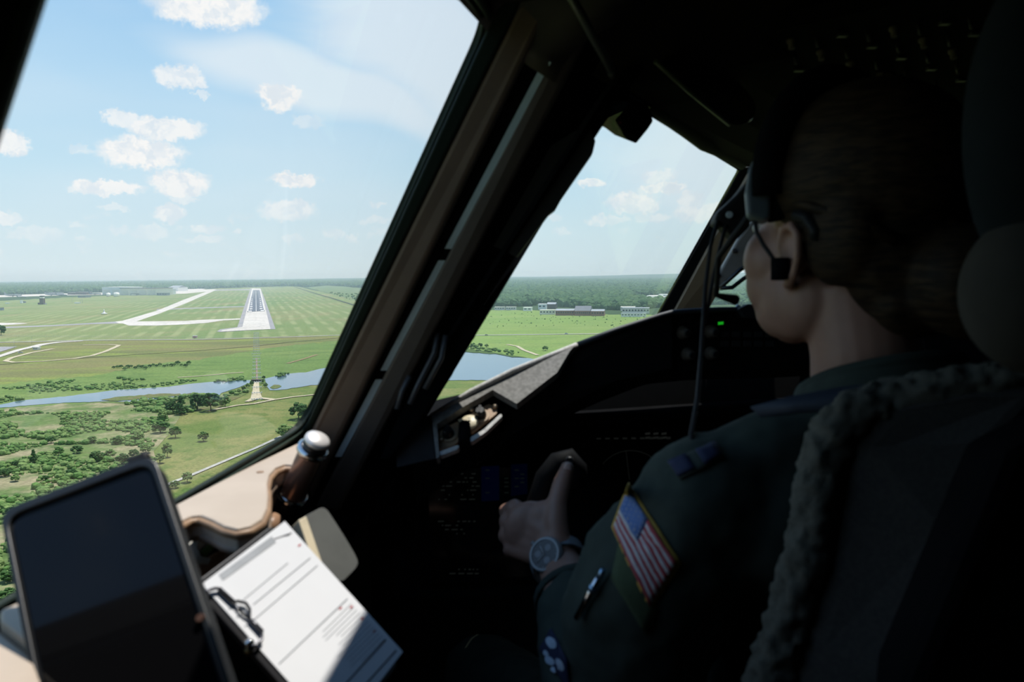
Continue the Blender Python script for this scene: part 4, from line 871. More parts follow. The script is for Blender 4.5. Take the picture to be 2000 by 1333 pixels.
MB().tube([P(360, 1030, .8), P(372, 1050, .79), P(368, 1075, .78), P(385, 1098, .77), P(410, 1100, .77)], [.004, .007, .008, .006, .004], 10).build('body', M('white_plastic', (.62, .62, .55), .5), wd_)
MB().prism([P(x, y, .785) for x, y in ((390, 1080), (410, 1060), (422, 1068), (400, 1090))], FW * .004).build('tab', M('green_tab', (.12, .25, .06), .5), wd_, bevel=.001)
ws = thing('wedge_strip', P(372, 1040, .83), 'pale yellow trim strip under the wavy sill edge', 'trim strip')
MB().prism([P(x, y, .83) for x, y in ((352, 1055), (395, 1025), (405, 1032), (362, 1068))], FW * .01).build('strip', M('pale_yellow', (.5, .45, .28), .5), ws, bevel=.002)
MB().tube([P(515, 1045, .86), P(528, 1028, .87), P(541, 1012, .88)], [.009, .010, .008], 12).build('peg', M('brown_bar', (0, 0, 0)), ws, bevel=0)
# ---- window crank: bronze cylinder with chrome collars and white cap
base_c, top_c = P(572, 968, .90), P(610, 882, .87); ax = (top_c - base_c).normalized(); hgt = (top_c - base_c).length
hd = thing('crank_grip', base_c, 'shiny bronze cylindrical grip with chrome collars and white domed cap', 'grip')
rB = .0145
MB().lathe(base_c, ax, [(rB * .96, 0), (rB, .004), (rB, hgt - .004), (rB * .96, hgt)], 32).build('barrel', bronze, hd)
MB().lathe(base_c - ax * .004, ax, [(rB * 1.12, 0), (rB * 1.2, .002), (rB * 1.2, .006), (rB * 1.08, .008)], 32).build('lower_collar', chrome, hd)
MB().lathe(top_c - ax * .002, ax, [(rB * 1.05, 0), (rB * 1.2, .002), (rB * 1.2, .006), (rB * 1.0, .008)], 32).build('upper_collar', chrome, hd)
MB().lathe(top_c + ax * .006, ax, [(rB * .93, 0), (rB * .93, .008)], 32).build('neck', knob_b, hd)
MB().lathe(top_c + ax * .014, ax, [(rB * .9, 0), (rB * .97, .001), (rB * .95, .004), (rB * .7, .0062), (rB * .3, .0072), (.0005, .0074)], 32).build('cap', cap_white, hd)
MB().lathe(base_c - ax * .04, ax, [(rB * 1.0, 0), (rB * 1.05, .03), (rB * 1.1, .037)], 24).build('socket', black, hd)
wp = thing('white_block', P(540, 985, .90), 'white square plastic block under the bronze grip', 'block')
MB().prism([P(x, y, .905) for x, y in ((524, 965), (548, 958), (548, 988), (528, 995))], FW * .02).build('face', M('white_plastic2', (.6, .56, .52), .5), wp, bevel=.002)
MB().prism([P(x, y, .90) for x, y in ((523, 958), (549, 946), (549, 951), (524, 965))], FW * .02).build('rim', M('pale_yellow', (0, 0, 0)), wp, bevel=.001)
# ================================================================== glareshield
GS = [(770, 858, 1.1032), (795, 838, 1.1088), (843, 808, 1.1200), (920, 760, 1.1424), (1000, 720, 1.1648), (1070, 692, 1.1872), (1127, 669, 1.2040), (1200, 641, 1.2208), (1290, 612, 1.2432), (1312, 606, 1.2488), (1330, 604, 1.2544), (1400, 600, 1.2768), (1480, 599, 1.2992), (1600, 600, 1.3328), (1800, 612, 1.4000), (2050, 640, 1.4784)]
gs = thing('glareshield', P(1100, 900, 1.08), 'curved felt covered glareshield arching over the instruments', 'glareshield')
crest = [P(*g) for g in GS if g[0] <= 1600]; crest += [mirror(p) for p in crest[::-1]]; FWD = (HD * .75 + Vector((.5, .5, 0)) * .25).normalized()
Fl = plane(P(843, 808, 1.1200), P(1127, 669, 1.2040), P(1009, 789, 1.1200))
# top deck running forward and down to the windshield
def fw_at(p): k = (p - SYM[0]).dot(HP); return (HD * .9 + HP * (-.35 * max(-1, min(1, k / .6)))).normalized()
deck = [[p, p + fw_at(p) * .05 + Vector((0, 0, -.01)), p + fw_at(p) * .11 + Vector((0, 0, -.05)), p + fw_at(p) * .16 + Vector((0, 0, -.14))] for p in crest]
MB().loft(deck, caps=False, closed=False).build('top_deck', M('deck_felt', (0.03, 0.032, 0.036), .9, vs_=120, spec=.15), gs)
MB().tube([p + Vector((0, 0, -.004)) for p in crest[2:7]], .0042, 10).build('lit_lip', felt_lip, gs)  # sunlight along the left crest put into a paler felt
MB().tube([p + Vector((0, 0, -.004)) for p in crest[6:]], .0042, 10).build('shaded_lip', M('shaded_lip', (.035, .042, .052), .6, vs_=120), gs)  # shade on the right crest put into a darker lip colour
face_px = [(843, 811), (920, 763), (1000, 723), (1070, 695), (1126, 672), (1113, 686), (1088, 728), (1009, 789), (962, 762), (905, 795), (853, 829), (858, 893), (852, 896)]
MB().prism([on(Fl, x, y) for x, y in face_px], -Fl[1] * .012).build('side_cheek', felt, gs)
# brow face right of the cheek: cast shadow put into its black, set-back shape
brow = [(1113, 690, 1.2096), (1200, 645, 1.2253), (1290, 616, 1.2477), (1312, 612, 1.2533), (1312, 720, 1.2600), (1200, 745, 1.2320), (1090, 800, 1.2096), (1000, 850, 1.1872), (970, 880, 1.1760), (1000, 800, 1.1760), (1088, 730, 1.1984)]
MB().prism([P(*b) for b in brow], FW * .02).build('brow_face', black, gs)
rp = [p + Vector((0, 0, -.012)) + HD * .02 for p in crest[13:]]; MB().loft([rp, [p + Vector((0, 0, -.13)) + HD * .03 for p in rp]], caps=False, closed=False).build('far_brow_face', black, gs)
cov = [E_b + HD * .0, B1, mirror(E_b)] + [mirror(p) + fw_at(mirror(p)) * .09 for p in crest[1:13]] + [p + fw_at(p) * .09 for p in crest[1:13][::-1]]
MB().prism([Vector((p.x, p.y, EYE.z - .24)) for p in cov], (0, 0, -.008)).build('sun_blocker', soft_black, gs)  # unseen sheet added to keep the sun off the knee
# left end block
MB().prism([P(x, y, d) for x, y, d in ((843, 812, 1.12), (852, 897, 1.11), (775, 915, 1.10), (770, 862, 1.10), (795, 842, 1.11))], FW * .05).build('end_block', M('end_block', (.035, .04, .045), .6), gs, bevel=.003)
MB().prism([P(x, y, 1.115) for x, y in ((843, 810), (850, 826), (859, 893), (853, 898))], FW * .004).build('end_lip', felt, gs)
# small control panel set in the recess
cpn = thing('map_light_panel', on(Fl, 900, 850, -.02), 'small brown control panel with two black knobs and cream button', 'control panel')
Z8 = lambda X, Y: (800 + X * .225, 620 + Y * .225)
rec = [(853, 829), (962, 762), (1009, 789), (985, 812), (900, 880), (856, 898)]
MB().prism([on(Fl, x, y, -.03) for x, y in rec], -Fl[1] * .004).build('recess_back', soft_black, cpn)  # shadow band along the recess put into a black backing
plate1 = [Z8(235, 1005), Z8(340, 940), Z8(425, 900), Z8(438, 1060), Z8(400, 1105), Z8(250, 1150)]
plate2 = [Z8(430, 890), Z8(560, 820), Z8(690, 748), Z8(765, 800), Z8(760, 835), Z8(640, 930), Z8(530, 1015), Z8(520, 960), Z8(440, 950)]
for q in (plate1, plate2): MB().prism(round_poly([on(Fl, x, y, -.016) for x, y in q], .004, 3), -Fl[1] * .004).build('plate', ctrl_brown, cpn, bevel=.001)
for q in ([Z8(248, 1170), Z8(428, 1105), Z8(430, 1140), Z8(262, 1205)], [Z8(515, 1050), Z8(640, 975), Z8(790, 833), Z8(808, 858), Z8(660, 1000), Z8(530, 1088)]):
    MB().prism(round_poly([on(Fl, x, y, -.004) for x, y in q], .004, 3), -Fl[1] * .008).build('lower_lip', felt_lip, cpn, bevel=.002)
for X, Y in ((338, 1025), (618, 858)):
    c = on(Fl, *Z8(X, Y), -.015); dsk = MB().lathe(c, Fl[1], [(.0125, 0), (.0125, .0012)], 28).build('knob_dial', M('dial_tan', (.42, .29, .18), .5), cpn)
    kb = MB().lathe(c + Fl[1] * .001, Fl[1], [(.0085, 0), (.0085, .004), (.007, .009), (.006, .012)], 20).build('knob', knob_b, cpn)
    MB().box(c + Fl[1] * .014, (.0035, .013, .004), Fl[1].to_track_quat('Z', 'Y').to_matrix()).build('pointer', knob_b, kb)
c = on(Fl, *Z8(522, 922), -.014); bt = MB().lathe(c, Fl[1], [(.0125, 0), (.0125, .004), (.011, .0055), (.001, .006)], 28).build('button', cream, cpn)
for k in range(3): MB().box(c + Fl[1] * .0062 + Vector((0, 0, .003 - k * .003)), (.004, .0006, .0009), Fl[1].to_track_quat('Z', 'Y').to_matrix()).build('print', M('print_grey', (.3, .28, .22), .6), bt)
MB().prism([on(Fl, *Z8(X, Y), -.013) for X, Y in ((420, 890), (470, 870), (500, 900), (450, 935))], -Fl[1] * .002).build('tab', cream, cpn)
for X, Y in ((280, 1065), (745, 780), (540, 808)):
    MB().lathe(on(Fl, *Z8(X, Y), -.015), Fl[1], [(.0042, 0), (.0042, .002), (.003, .004), (.001, .0045)], 12).build('screw', M('brass_screw', (.5, .38, .26), .3, .8), cpn)
MB().tube([on(Fl, *Z8(478, 935), -.01), on(Fl, *Z8(475, 1010), -.006), on(Fl, *Z8(476, 1100), -.004)], .0085, 10).build('stalk', soft_black, cpn)
# ================================================================== autopilot panel under the brow, right of the cheek
mp_ = plane(P(1312, 606, 1.2656), P(1700, 606, 1.3832), P(1312, 720, 1.2768))
mcp = thing('autopilot_panel', on(mp_, 1420, 720), 'dark autopilot panel with beige knobs and one green light', 'control panel')
MB().prism([on(mp_, x, y) for x, y in ((1312, 612), (1345, 605), (1660, 606), (1660, 722), (1312, 726))], FW * .05).build('face', panel_dark, mcp, bevel=.004)
MB().prism([on(mp_, x, y, .002) for x, y in ((1286, 622), (1308, 614), (1316, 680), (1290, 684))], FW * .01).build('side_plate', black, mcp, bevel=.003)
for x, y in ((1332, 650), (1386, 648), (1341, 692), (1386, 690)):
    c = on(mp_, x, y, .0); k_ = MB().lathe(c, mp_[1], [(.011, 0), (.011, .004), (.008, .006), (.0075, .016), (.006, .018)], 20).build('knob', knob_beige, mcp)
    MB().lathe(c + mp_[1] * .018, mp_[1], [(.0055, 0), (.005, .002)], 16).build('knob_cap', knob_b, k_)
MB().prism([on(mp_, x, y, .002) for x, y in ((1403, 629.5), (1413, 628.5), (1413, 634), (1403, 635))], FW * .002).build('green_light', M('green_led', (.02, .3, .02), .5, emit=(.02, .8, .03), estr=.35), mcp)
for i in range(5):
    for j in range(2):
        x, y = 1408 + i * 22, 648 + j * 18; MB().prism([on(mp_, x + a, y + b, .002) for a, b in ((0, 0), (16, 0), (16, 11), (0, 11))], FW * .003).build('push_button', M('button_grey', (.03, .032, .034), .5), mcp, bevel=.0006)
for i in range(2):
    x = 1405 + i * 34; MB().prism([on(mp_, x + a, 690 + b, .002) for a, b in ((0, 0), (26, 0), (26, 20), (0, 20))], FW * .003).build('readout_window', M('readout', (.006, .007, .008), .15), mcp, bevel=.0006)
MB().lathe(on(mp_, 1440, 600, .0), mp_[1], [(.004, 0), (.004, .004)], 12).build('screw', bluegrey, mcp)
# little black bracket on the crest + annunciator
MB().prism([P(x, y, 1.275) for x, y in ((1440, 604), (1462, 594), (1490, 596), (1490, 625), (1452, 622))], FW * .03).build('crest_block', black, gs, bevel=.003)
# ================================================================== main instrument panel and displays
ip = (P(1000, 1000, 1.33), -(HD * .96 + Vector((0, 0, -.28))).normalized())
if ip[1].dot(ip[0] - EYE) > 0: ip = (ip[0], -ip[1])
mip = thing('instrument_panel', on(ip, 1100, 1150), 'dark main instrument panel under the glareshield', 'instrument panel')
MB().prism([on(ip, x, y) for x, y in ((770, 905), (860, 860), (1000, 810), (1150, 770), (1330, 720), (1700, 720), (1750, 1160), (900, 1165), (770, 1165))], FW * .02).build('board', panel_dark, mip)
scr_m = M('display_glass', (.004, .0042, .005), .12, spec=.4)
def display(x0, y0, x1, y1, label, skew, blue=None):
    d = thing('display_unit', on(ip, (x0 + x1) / 2, y1, .01), label, 'display')
    c = [(x0, y0 + skew), (x1, y0 - skew), (x1 + 6, y1 - skew), (x0 + 6, y1 + skew)]
    MB().prism([on(ip, x, y, .012) for x, y in c], FW * .02).build('bezel', soft_black, d, bevel=.003)
    ins = [(x0 + 10, y0 + 10 + skew * .8), (x1 - 10, y0 + 10 - skew * .8), (x1 - 5, y1 - 10 - skew * .8), (x0 + 15, y1 - 10 + skew * .8)]
    s_ = MB().prism([on(ip, x, y, .0135) for x, y in ins], FW * .004).build('screen', scr_m, d)
    return d, s_
def glow(par, px, colr, st, off=.0145):
    MB().add([on(ip, x, y, off) for x, y in px], [tuple(range(len(px)))]).build('symbol', M('glow_%d_%d_%d_%d' % (colr[0] * 100, colr[1] * 100, colr[2] * 100, st * 1000), (.0, .0, .0), .5, emit=colr, estr=st), par)
d1, s1 = display(826, 905, 1040, 1140, 'dim left display with rows of faint text and blue field', 4)
glow(s1, [(940, 912), (975, 910), (975, 978), (940, 980)], (.0, .08, 1), .004); glow(s1, [(998, 908), (1030, 906), (1030, 965), (998, 970)], (.0, .08, 1), .003)
rr = random.Random(4)
for y in (925, 933, 941, 949, 957, 966, 975, 1018, 1026, 1034, 1042, 1112, 1120):
    x = 848 if y < 1000 else (855 if y < 1100 else 878)
    while x < (930 if y < 1100 else 940):
        w_ = rr.choice((3, 5, 8, 12))
        if rr.random() < .55: glow(s1, [(x, y), (x + w_, y - .3), (x + w_, y + 2), (x, y + 2.3)], (.5, .6, .55), .011, .0146)
        x += w_ + rr.choice((3, 5, 9))
for y in (918, 926, 934, 942, 950, 962):
    for x in (948, 985, 1005, 1016):
        if rr.random() < .6: glow(s1, [(x, y), (x + 8, y - .3), (x + 8, y + 2), (x, y + 2)], (.4, .6, .5), .008, .015)
d2, s2 = display(1150, 838, 1330, 1015, 'dim navigation display with faint compass arc', 3)
arc = [(1232 + 70 * math.sin(a), 950 - 70 * math.cos(a)) for a in [(-.9 + 1.8 * k / 16) for k in range(17)]]
for (p, q) in zip(arc, arc[1:]): glow(s2, [p, q, (q[0], q[1] + 1.2), (p[0], p[1] + 1.2)], (.5, .55, .5), .010)
glow(s2, [(1222, 880), (1223, 880), (1230, 938), (1229, 938)], (.5, .55, .5), .010)
for i in range(9):
    x = 1165 + i * 17; glow(s2, [(x, 856 - i * .3), (x + 9, 856 - i * .3), (x + 9, 858.5), (x, 858.5)], (.5, .55, .5), .010)
for i in range(6):
    x = 1260 + (i % 3) * 16; y = 846 + (i // 3) * 8; glow(s2, [(x, y), (x + 10, y - 1), (x + 10, y + 3), (x, y + 4)], (.5, .55, .5), .015)
for i in range(5): glow(s2, [(1198 + i * 6, 996 - i * 3), (1201 + i * 6, 994 - i * 3), (1201 + i * 6, 998 - i * 3), (1198 + i * 6, 1000 - i * 3)], (.2, .5, .9), .05)
# ================================================================== overhead: compass bracket, rails, visor, overhead panel
cmp_ = thing('standby_compass', P(1235, 225, 1.04), 'black boxy standby compass hanging at the windshield top', 'compass')
MB().prism([P(x, y, 1.035) for x, y in ((1178, 232), (1187, 236), (1207, 251), (1250, 268), (1276, 236), (1262, 190), (1205, 190))], FW * .035).build('housing', soft_black, cmp_, bevel=.002)
MB().prism([P(x, y, 1.03) for x, y in ((1205, 190), (1262, 190), (1250, 160), (1190, 165))], FW * .04).build('bracket', soft_black, cmp_, bevel=.002)
MB().lathe(P(1211, 240, 1.034), -FW, [(.002, 0), (.002, .001)], 10).build('red_dot', M('red_dot', (.2, .02, .015), .4), cmp_)
tr = thing('windshield_trim', P(1350, 270, 1.0), 'dark green padded trim above the front windshield', 'trim')
tpl = [(1262, 205, 1.06), (1300, 228, 1.12), (1340, 253, 1.19), (1375, 280, 1.26), (1400, 292, 1.33), (1450, 322, 1.42)]
MB().tube([P(x, y, d) for x, y, d in tpl], [.008, .010, .012, .012, .011, .009], 12).build('padding', M('green_pad', (.03, .042, .022), .8, vs_=90, bump=.3, bs=500), tr)
MB().prism([P(x, y, d) for x, y, d in ((1230, 170, 1.02), (1262, 200, 1.05), (1450, 318, 1.40), (1520, 320, 1.42), (1480, 250, 1.25), (1300, 140, 1.0))], FW * .02).build('header', shell_m, tr, bevel=.003)
vi = thing('sun_visor', P(1380, 180, .95), 'smoky green tinted sun visor folded against the ceiling', 'sun visor')
q = [(1275, 125), (1330, 100), (1400, 120), (1475, 200), (1470, 235), (1445, 246), (1420, 240)]
MB().prism(round_poly([P(x, y, .93 + (x - 1275) * .0008) for x, y in q], .03, 6), Vector((.004, .006, .002))).build('tint_panel', M('smoky_green', (.035, .042, .026), .25, vs_=10), vi, bevel=.001)
MB().tube([P(1280, 120, .93), P(1350, 182, .98), P(1425, 243, 1.05)], .003, 8).build('edge_bead', M('visor_edge', (.05, .07, .03), .4), vi)
rl = thing('ceiling_rail', P(1165, 80, .82), 'thin grey rail running along the ceiling above the pillar', 'rail')
MB().tube([P(1085, -60, .78), P(1130, 20, .80), (P(1197, 142, .86))], .0048, 10).build('rod', M('rail_grey', (.09, .1, .1), .4, .4), rl)
MB().lathe(P(1197, 142, .86), P(1197, 142, .86) - P(1130, 20, .8), [(.006, -.004), (.006, .004), (.002, .007)], 12).build('end_cap', black, rl)
tp = thing('window_header', P(960, 30, .83), 'curved grey brown trim along the top of the side window', 'trim')
rings = []
for (x, y, d) in ((700, -200, .50), (830, -70, .66), (905, -12, .77), (965, 55, .845), (1040, 118, .875), (1090, 150, .89)):
    c = P(x, y, d); tdir = Vector((.5, .85, .05)).normalized(); rings.append([c + Vector((0, 0, a)) + Vector((1, -.5, 0)) * b for a, b in ((-.006, -.004), (.012, .004), (.035, .03), (.06, .09), (.07, .09), (.05, .0))])
MB().loft(rings).build('trim_roll', M('header_trim', (.085, .08, .07), .45, vs_=12), tp)
op = (P(1650, 120, 1.05), Vector((0, -.25, -.97)).normalized())
ov = thing('overhead_panel', on(op, 1650, 120), 'dark overhead switch panel above the pilot', 'overhead panel')
MB().prism([on(op, x, y) for x, y in ((1440, 150), (1520, 60), (2050, -60), (2060, 120), (2000, 230), (1600, 240))], (0, 0, .02)).build('board', panel_dark, ov)
rr = random.Random(9)
for i in range(9):
    for j in range(5):
        x, y = 1545 + i * 50 + j * 8, 78 + j * 28 - i * 6
        c = on(op, x, y, 0)
        if (i * 3 + j) % 4 == 0: MB().lathe(c, op[1], [(.006, 0), (.006, .003), (.004, .004), (.004, .012)], 12).build('rotary_knob', knob_beige, ov)
        elif (i + j) % 2: MB().tube([c, c + op[1] * .014], [.003, .002], 8).build('toggle_switch', M('toggle', (.06, .06, .06), .5, .5), ov)
        else: MB().box(c + op[1] * .002, (.012, .009, .004)).build('push_switch', M('button_grey', (0, 0, 0)), ov)
for x in (1625, 1680, 1728):
    c = on(op, x, 150, 0); MB().lathe(c, op[1], [(.012, 0), (.012, .006), (.007, .008), (.006, .018)], 16).build('yellow_knob', M('yellow_knob', (.16, .13, .045), .5), ov)
# beige stowage / mirror bracket near the centre post
bb = thing('fold_bracket', P(1425, 560, 1.75), 'beige angled fold down bracket beside the centre post', 'bracket')
MB().prism([P(x, y, 1.5) for x, y in ((1392, 562), (1398, 545), (1440, 470), (1470, 430), (1480, 470), (1478, 520), (1445, 528), (1408, 562))], FW * .02).build('plate', M('beige_bracket', (.30, .25, .21), .5), bb, bevel=.004)
MB().tube([P(x, y, 1.49) for x, y in ((1406, 563), (1430, 562), (1452, 545), (1475, 530))] , .004, 8).build('loop', knob_b, bb)
MB().tube([P(x, y, 1.49) for x, y in ((1406, 563), (1446, 527), (1475, 510))], .004, 8).build('loop_arm', knob_b, bb)
for x, y in ((1434, 490), (1402, 538)): MB().lathe(P(x, y, 1.499), -FW, [(.005, 0), (.004, .003)], 10).build('rivet', M('rivet', (.2, .17, .15), .4, .6), bb)
# ================================================================== THINGS IN THE COCKPIT
from mathutils.bvhtree import BVHTree
# ---- checklist clip pad
c1, c2, c3 = P(555, 1020, .70), P(393, 1143, .604), P(785, 1275, .69)
PC = plane(c1, c2, c3); NC = PC[1]; c4 = c2 + (c3 - c1)
Z6 = lambda X, Y: (380 + X * .25, 1000 + Y * .25)
cl = thing('clipboard', (c2 + c3) / 2 - Vector((0, 0, .03)), 'black clipboard with wire clip wedged under the sill', 'clipboard')
gx = (c3 - c1).normalized(); gy = (c2 - c1).normalized()
MB().prism(round_poly([c1 - gx * .004 + gy * .012, c2 - gx * .004 + gy * .006, c4 + gx * .004 + gy * .006, c3 + gx * .004 + gy * .012], .006, 3), -NC * .005).build('board', M('clip_board', (.018, .018, .02), .4), cl, bevel=.001)
wire = [Z6(85, 640), Z6(110, 615), Z6(160, 600), Z6(190, 600), Z6(300, 705), Z6(340, 700), Z6(400, 715), Z6(430, 760), Z6(430, 840), Z6(525, 945), Z6(525, 1000), Z6(490, 1040), Z6(445, 1055)]
MB().tube([on(PC, x, y, .004) for x, y in wire], .0013, 8).build('wire_clip', M('steel_dark', (.12, .12, .13), .3, .9), cl)
MB().tube([on(PC, *Z6(190, 605), .003), on(PC, *Z6(300, 708), .003)], .0022, 8).build('clip_bar', M('steel_dark', (0, 0, 0)), cl)
MB().tube([on(PC, *Z6(440, 850), .003), on(PC, *Z6(528, 945), .003)], .0022, 8).build('clip_bar', M('steel_dark', (0, 0, 0)), cl)
MB().tube([on(PC, *Z6(310, 720), .003), on(PC, *Z6(350, 770), .0035), on(PC, *Z6(425, 835), .003)], .0011, 8).build('clip_spring', M('steel_dark', (0, 0, 0)), cl)
MB().lathe(on(PC, *Z6(415, 1048), -.002), NC, [(.004, 0), (.004, .004), (.002, .006)], 12).build('rivet', chrome, cl); MB().lathe(on(PC, *Z6(420, 1090), -.004), NC, [(.004, 0), (.003, .004)], 12).build('rivet', M('brass', (.5, .4, .2), .3, .9), cl)
paper = M('paper', (.80, .81, .82), .8, c2=(.77, .78, .79), vs_=8, spec=.2)
pp = thing('paper_sheet', (c2 + c3) / 2, 'white printed checklist sheet clipped to the clipboard, half in sunlight', 'paper')
sheet = MB().prism([c1, c2, c4, c3], NC * .0012).build('sheet', paper, pp)
ink = M('ink_grey', (.28, .30, .32), .8); inkd = M('ink_dark', (.03, .03, .04), .8); inkl = M('ink_bar', (.42, .44, .46), .8); inkr = M('ink_red', (.5, .05, .06), .8)
def pquad(a, b, wpx, mat, nm='printed_line'):
    (x0, y0), (x1, y1) = a, b; L = math.hypot(x1 - x0, y1 - y0); nx, ny = -(y1 - y0) / L * wpx / 2, (x1 - x0) / L * wpx / 2
    MB().add([on(PC, x0 + nx, y0 + ny, .0015), on(PC, x1 + nx, y1 + ny, .0015), on(PC, x1 - nx, y1 - ny, .0015), on(PC, x0 - nx, y0 - ny, .0015)], [(0, 1, 2, 3)]).build(nm, mat, sheet)
pquad(Z6(205, 515), Z6(620, 215), 14, inkl, 'header_bar'); pquad(Z6(620, 215), Z6(760, 165), 1.6, inkd)
for (a, b, w_, m_) in (((380, 690), (730, 400), 1.3, ink), ((460, 725), (905, 360), 1.6, ink), ((470, 840), (960, 420), 1.6, ink), ((660, 1190), (1195, 680), 2.0, ink), ((1180, 1345), (1495, 1000), 2.6, inkd), ((1340, 1345), (1575, 1085), 2.6, inkd), ((265, 765), (300, 740), 1.4, ink), ((325, 830), (370, 795), 1.4, ink), ((390, 900), (430, 865), 1.4, ink), ((745, 180), (700, 190), 1.5, inkd)):
    pquad(Z6(*a), Z6(*b), w_, m_)
rr = random.Random(12)
for k in range(13):                                     # small print rows in the lower part
    t = k / 12; a = (1225 + 262 * t, 720 + 275 * t); dx = -rr.uniform(.55, .95) * 300; 
    pquad(Z6(*a), Z6(a[0] + dx, a[1] - dx * .98), .9, ink, 'text_row')
for k in range(5):
    t = k / 4; a = (560 + 330 * t * .2, 640 - 40 * t); 
for X, Y in ((820, 262), (1140, 755), (1310, 835), (1405, 935), (1225, 745)): pquad(Z6(X - 10, Y + 8), Z6(X + 10, Y - 8), 3, inkr, 'red_mark')
# ---- olive map pocket with cream edge behind the clip pad
mpk = thing('map_pocket', P(640, 1120, .92), 'grey olive rounded map pocket with cream edge behind the clipboard', 'map pocket')
PM = (PC[0] - NC * .02, PC[1])
q = [(590, 1012), (634, 988), (668, 1040), (698, 1090), (700, 1106), (668, 1138), (640, 1128), (600, 1060)]
MB().prism(round_poly([on(PM, x, y) for x, y in q], [.004, .008, .01, .012, .014, .006, .004, .004], 4), -NC * .012).build('pad', olive, mpk, bevel=.002)
MB().prism([on(PM, x, y, .0015) for x, y in ((583, 1016), (598, 1008), (640, 1130), (612, 1098))], -NC * .012).build('cream_edge', M('cream_edge', (.62, .53, .36), .5), mpk, bevel=.001)
# ---- tablet
t_r, t_l, t_br = P(302, 888, .515), P(3, 1002, .495), P(452, 1335, .43); t_bl = t_l + (t_br - t_r)
ex = (t_br - t_r).normalized()
t_br2, t_bl2 = t_r + ex * .182, t_l + ex * .182
PT = plane(t_r, t_l, t_br); NT = PT[1]
tb = thing('tablet', (t_bl2 + t_br2) / 2, 'black tablet in a thick case standing on a mount beside the window', 'tablet')
corn = [t_l, t_r, t_br2, t_bl2]
MB().prism(round_poly(corn, .012, 6), -NT * .014).build('case', M('tablet_case', (.012, .013, .014), .55, spec=.3), tb, bevel=.004, seg=3)
cen = sum(corn, Vector()) / 4
ins = [p + (cen - p).normalized() * .012 for p in corn]
lip = round_poly(corn, .012, 6); lip_i = [p + (cen - p).normalized() * .007 for p in lip]
ringplate([p + NT * .0 for p in lip_i], [p for p in lip], NT * .003).build('case_lip', M('tablet_lip', (.014, .016, .017), .4), tb, bevel=.001)
sm = bpy.data.materials.new('tablet_screen'); sm.use_nodes = True; _b = sm.node_tree.nodes['Principled BSDF']; _b.inputs['Base Color'].default_value = (.004, .004, .0045, 1); _b.inputs['Roughness'].default_value = .06; _b.inputs['IOR'].default_value = 1.33
MB().prism(round_poly(ins, .006, 5), -NT * .001 + NT * .002).build('screen', sm, tb)
tx = (t_r - t_l).normalized()
MB().prism([t_l.lerp(t_r, a) + NT * .0032 - ex * b for a, b in ((.82, -.002), (.97, -.002), (.97, .0035), (.82, .0035))], -NT * .008).build('corner_bumper', M('tablet_case', (0, 0, 0)), tb, bevel=.002)
MB().lathe(t_r.lerp(t_br2, .66) + NT * .003 - tx * .004, NT, [(.0025, 0), (.0022, .001)], 12).build('power_button', M('copper', (.5, .25, .16), .3, .9), tb)
tm = thing('tablet_mount', cen - NT * .05 - Vector((0, 0, .3)), 'black ball joint arm carrying the tablet', 'mount')
MB().lathe(cen - NT * .016, -NT, [(.03, 0), (.03, .006), (.012, .012), (.012, .022)], 20).build('plate', black, tm)
MB().ell(cen - NT * .046, .017).build('ball', black, tm)
armend = cen - NT * .07 + Vector((0, -.02, -.22))
MB().tube([cen - NT * .05, cen - NT * .075 + Vector((0, 0, -.06)), armend], [.014, .012, .012], 12).build('arm', black, tm)
MB().lathe(armend + Vector((0, 0, .01)), (0, 0, -1), [(.02, 0), (.02, .03), (.03, .034), (.03, .7)], 16).build('base', black, tm)
# ---- control yoke
yk = thing('control_yoke', P(1180, 1333, 1.1), 'black control yoke with upright horn gripped by the pilot', 'yoke')
ykm = M('yoke_black', (.004, .0043, .005), .7, spec=.08)
MB().tube([P(1050, 1100, 1.035), P(1046, 1050, 1.035), P(1050, 990, 1.035), P(1068, 935, 1.035), P(1092, 905, 1.035), P(1112, 898, 1.035), P(1126, 915, 1.035), P(1130, 950, 1.04)], [.012, .015, .016, .016, .016, .015, .014, .012], 14).build('horn', ykm, yk)
MB().tube([P(1050, 1095, 1.035), P(1075, 1125, 1.05), P(1130, 1140, 1.07), P(1200, 1140, 1.09), P(1290, 1130, 1.11)], [.013, .015, .016, .018, .016], 12).build('crossbar', ykm, yk)
MB().tube([P(1200, 1140, 1.095), P(1200, 1300, 1.1), P(1200, 1600, 1.1)], [.026, .03, .032], 14).build('column', ykm, yk)
MB().lathe(P(1112, 900, 1.022), -FW, [(.006, 0), (.005, .006)], 12).build('trim_switch', knob_b, yk)
# ================================================================== THE PILOT
skin = bpy.data.materials.new('skin'); skin.use_nodes = True; t = skin.node_tree; _b = t.nodes['Principled BSDF']; _b.inputs['Roughness'].default_value = .5; _b.inputs['Subsurface Weight'].default_value = .15; _b.inputs['Subsurface Radius'].default_value = (.01, .004, .002)
ob = N(t, 'ShaderNodeTexCoord').outputs['Object']
t.links.new(MX(t, SM(t, NO(t, ob, 26, 4), .3, .7), (.36, .205, .155), (.30, .165, .122)), _b.inputs['Base Color'])
suit_m = M('sage_flight_suit', (.047, .060, .050), .9, c2=(.037, .048, .041), vs_=25, bump=.35, bs=900, spec=.1)
hair_m = bpy.data.materials.new('hair'); hair_m.use_nodes = True; t = hair_m.node_tree; _b = t.nodes['Principled BSDF']; _b.inputs['Roughness'].default_value = .65; _b.inputs['Specular IOR Level'].default_value = .15
mp2 = N(t, 'ShaderNodeMapping'); t.links.new(N(t, 'ShaderNodeTexCoord').outputs['Object'], mp2.inputs[0]); mp2.inputs['Scale'].default_value = (60, 20, 260); mp2.inputs['Rotation'].default_value = (.5, .2, .4)
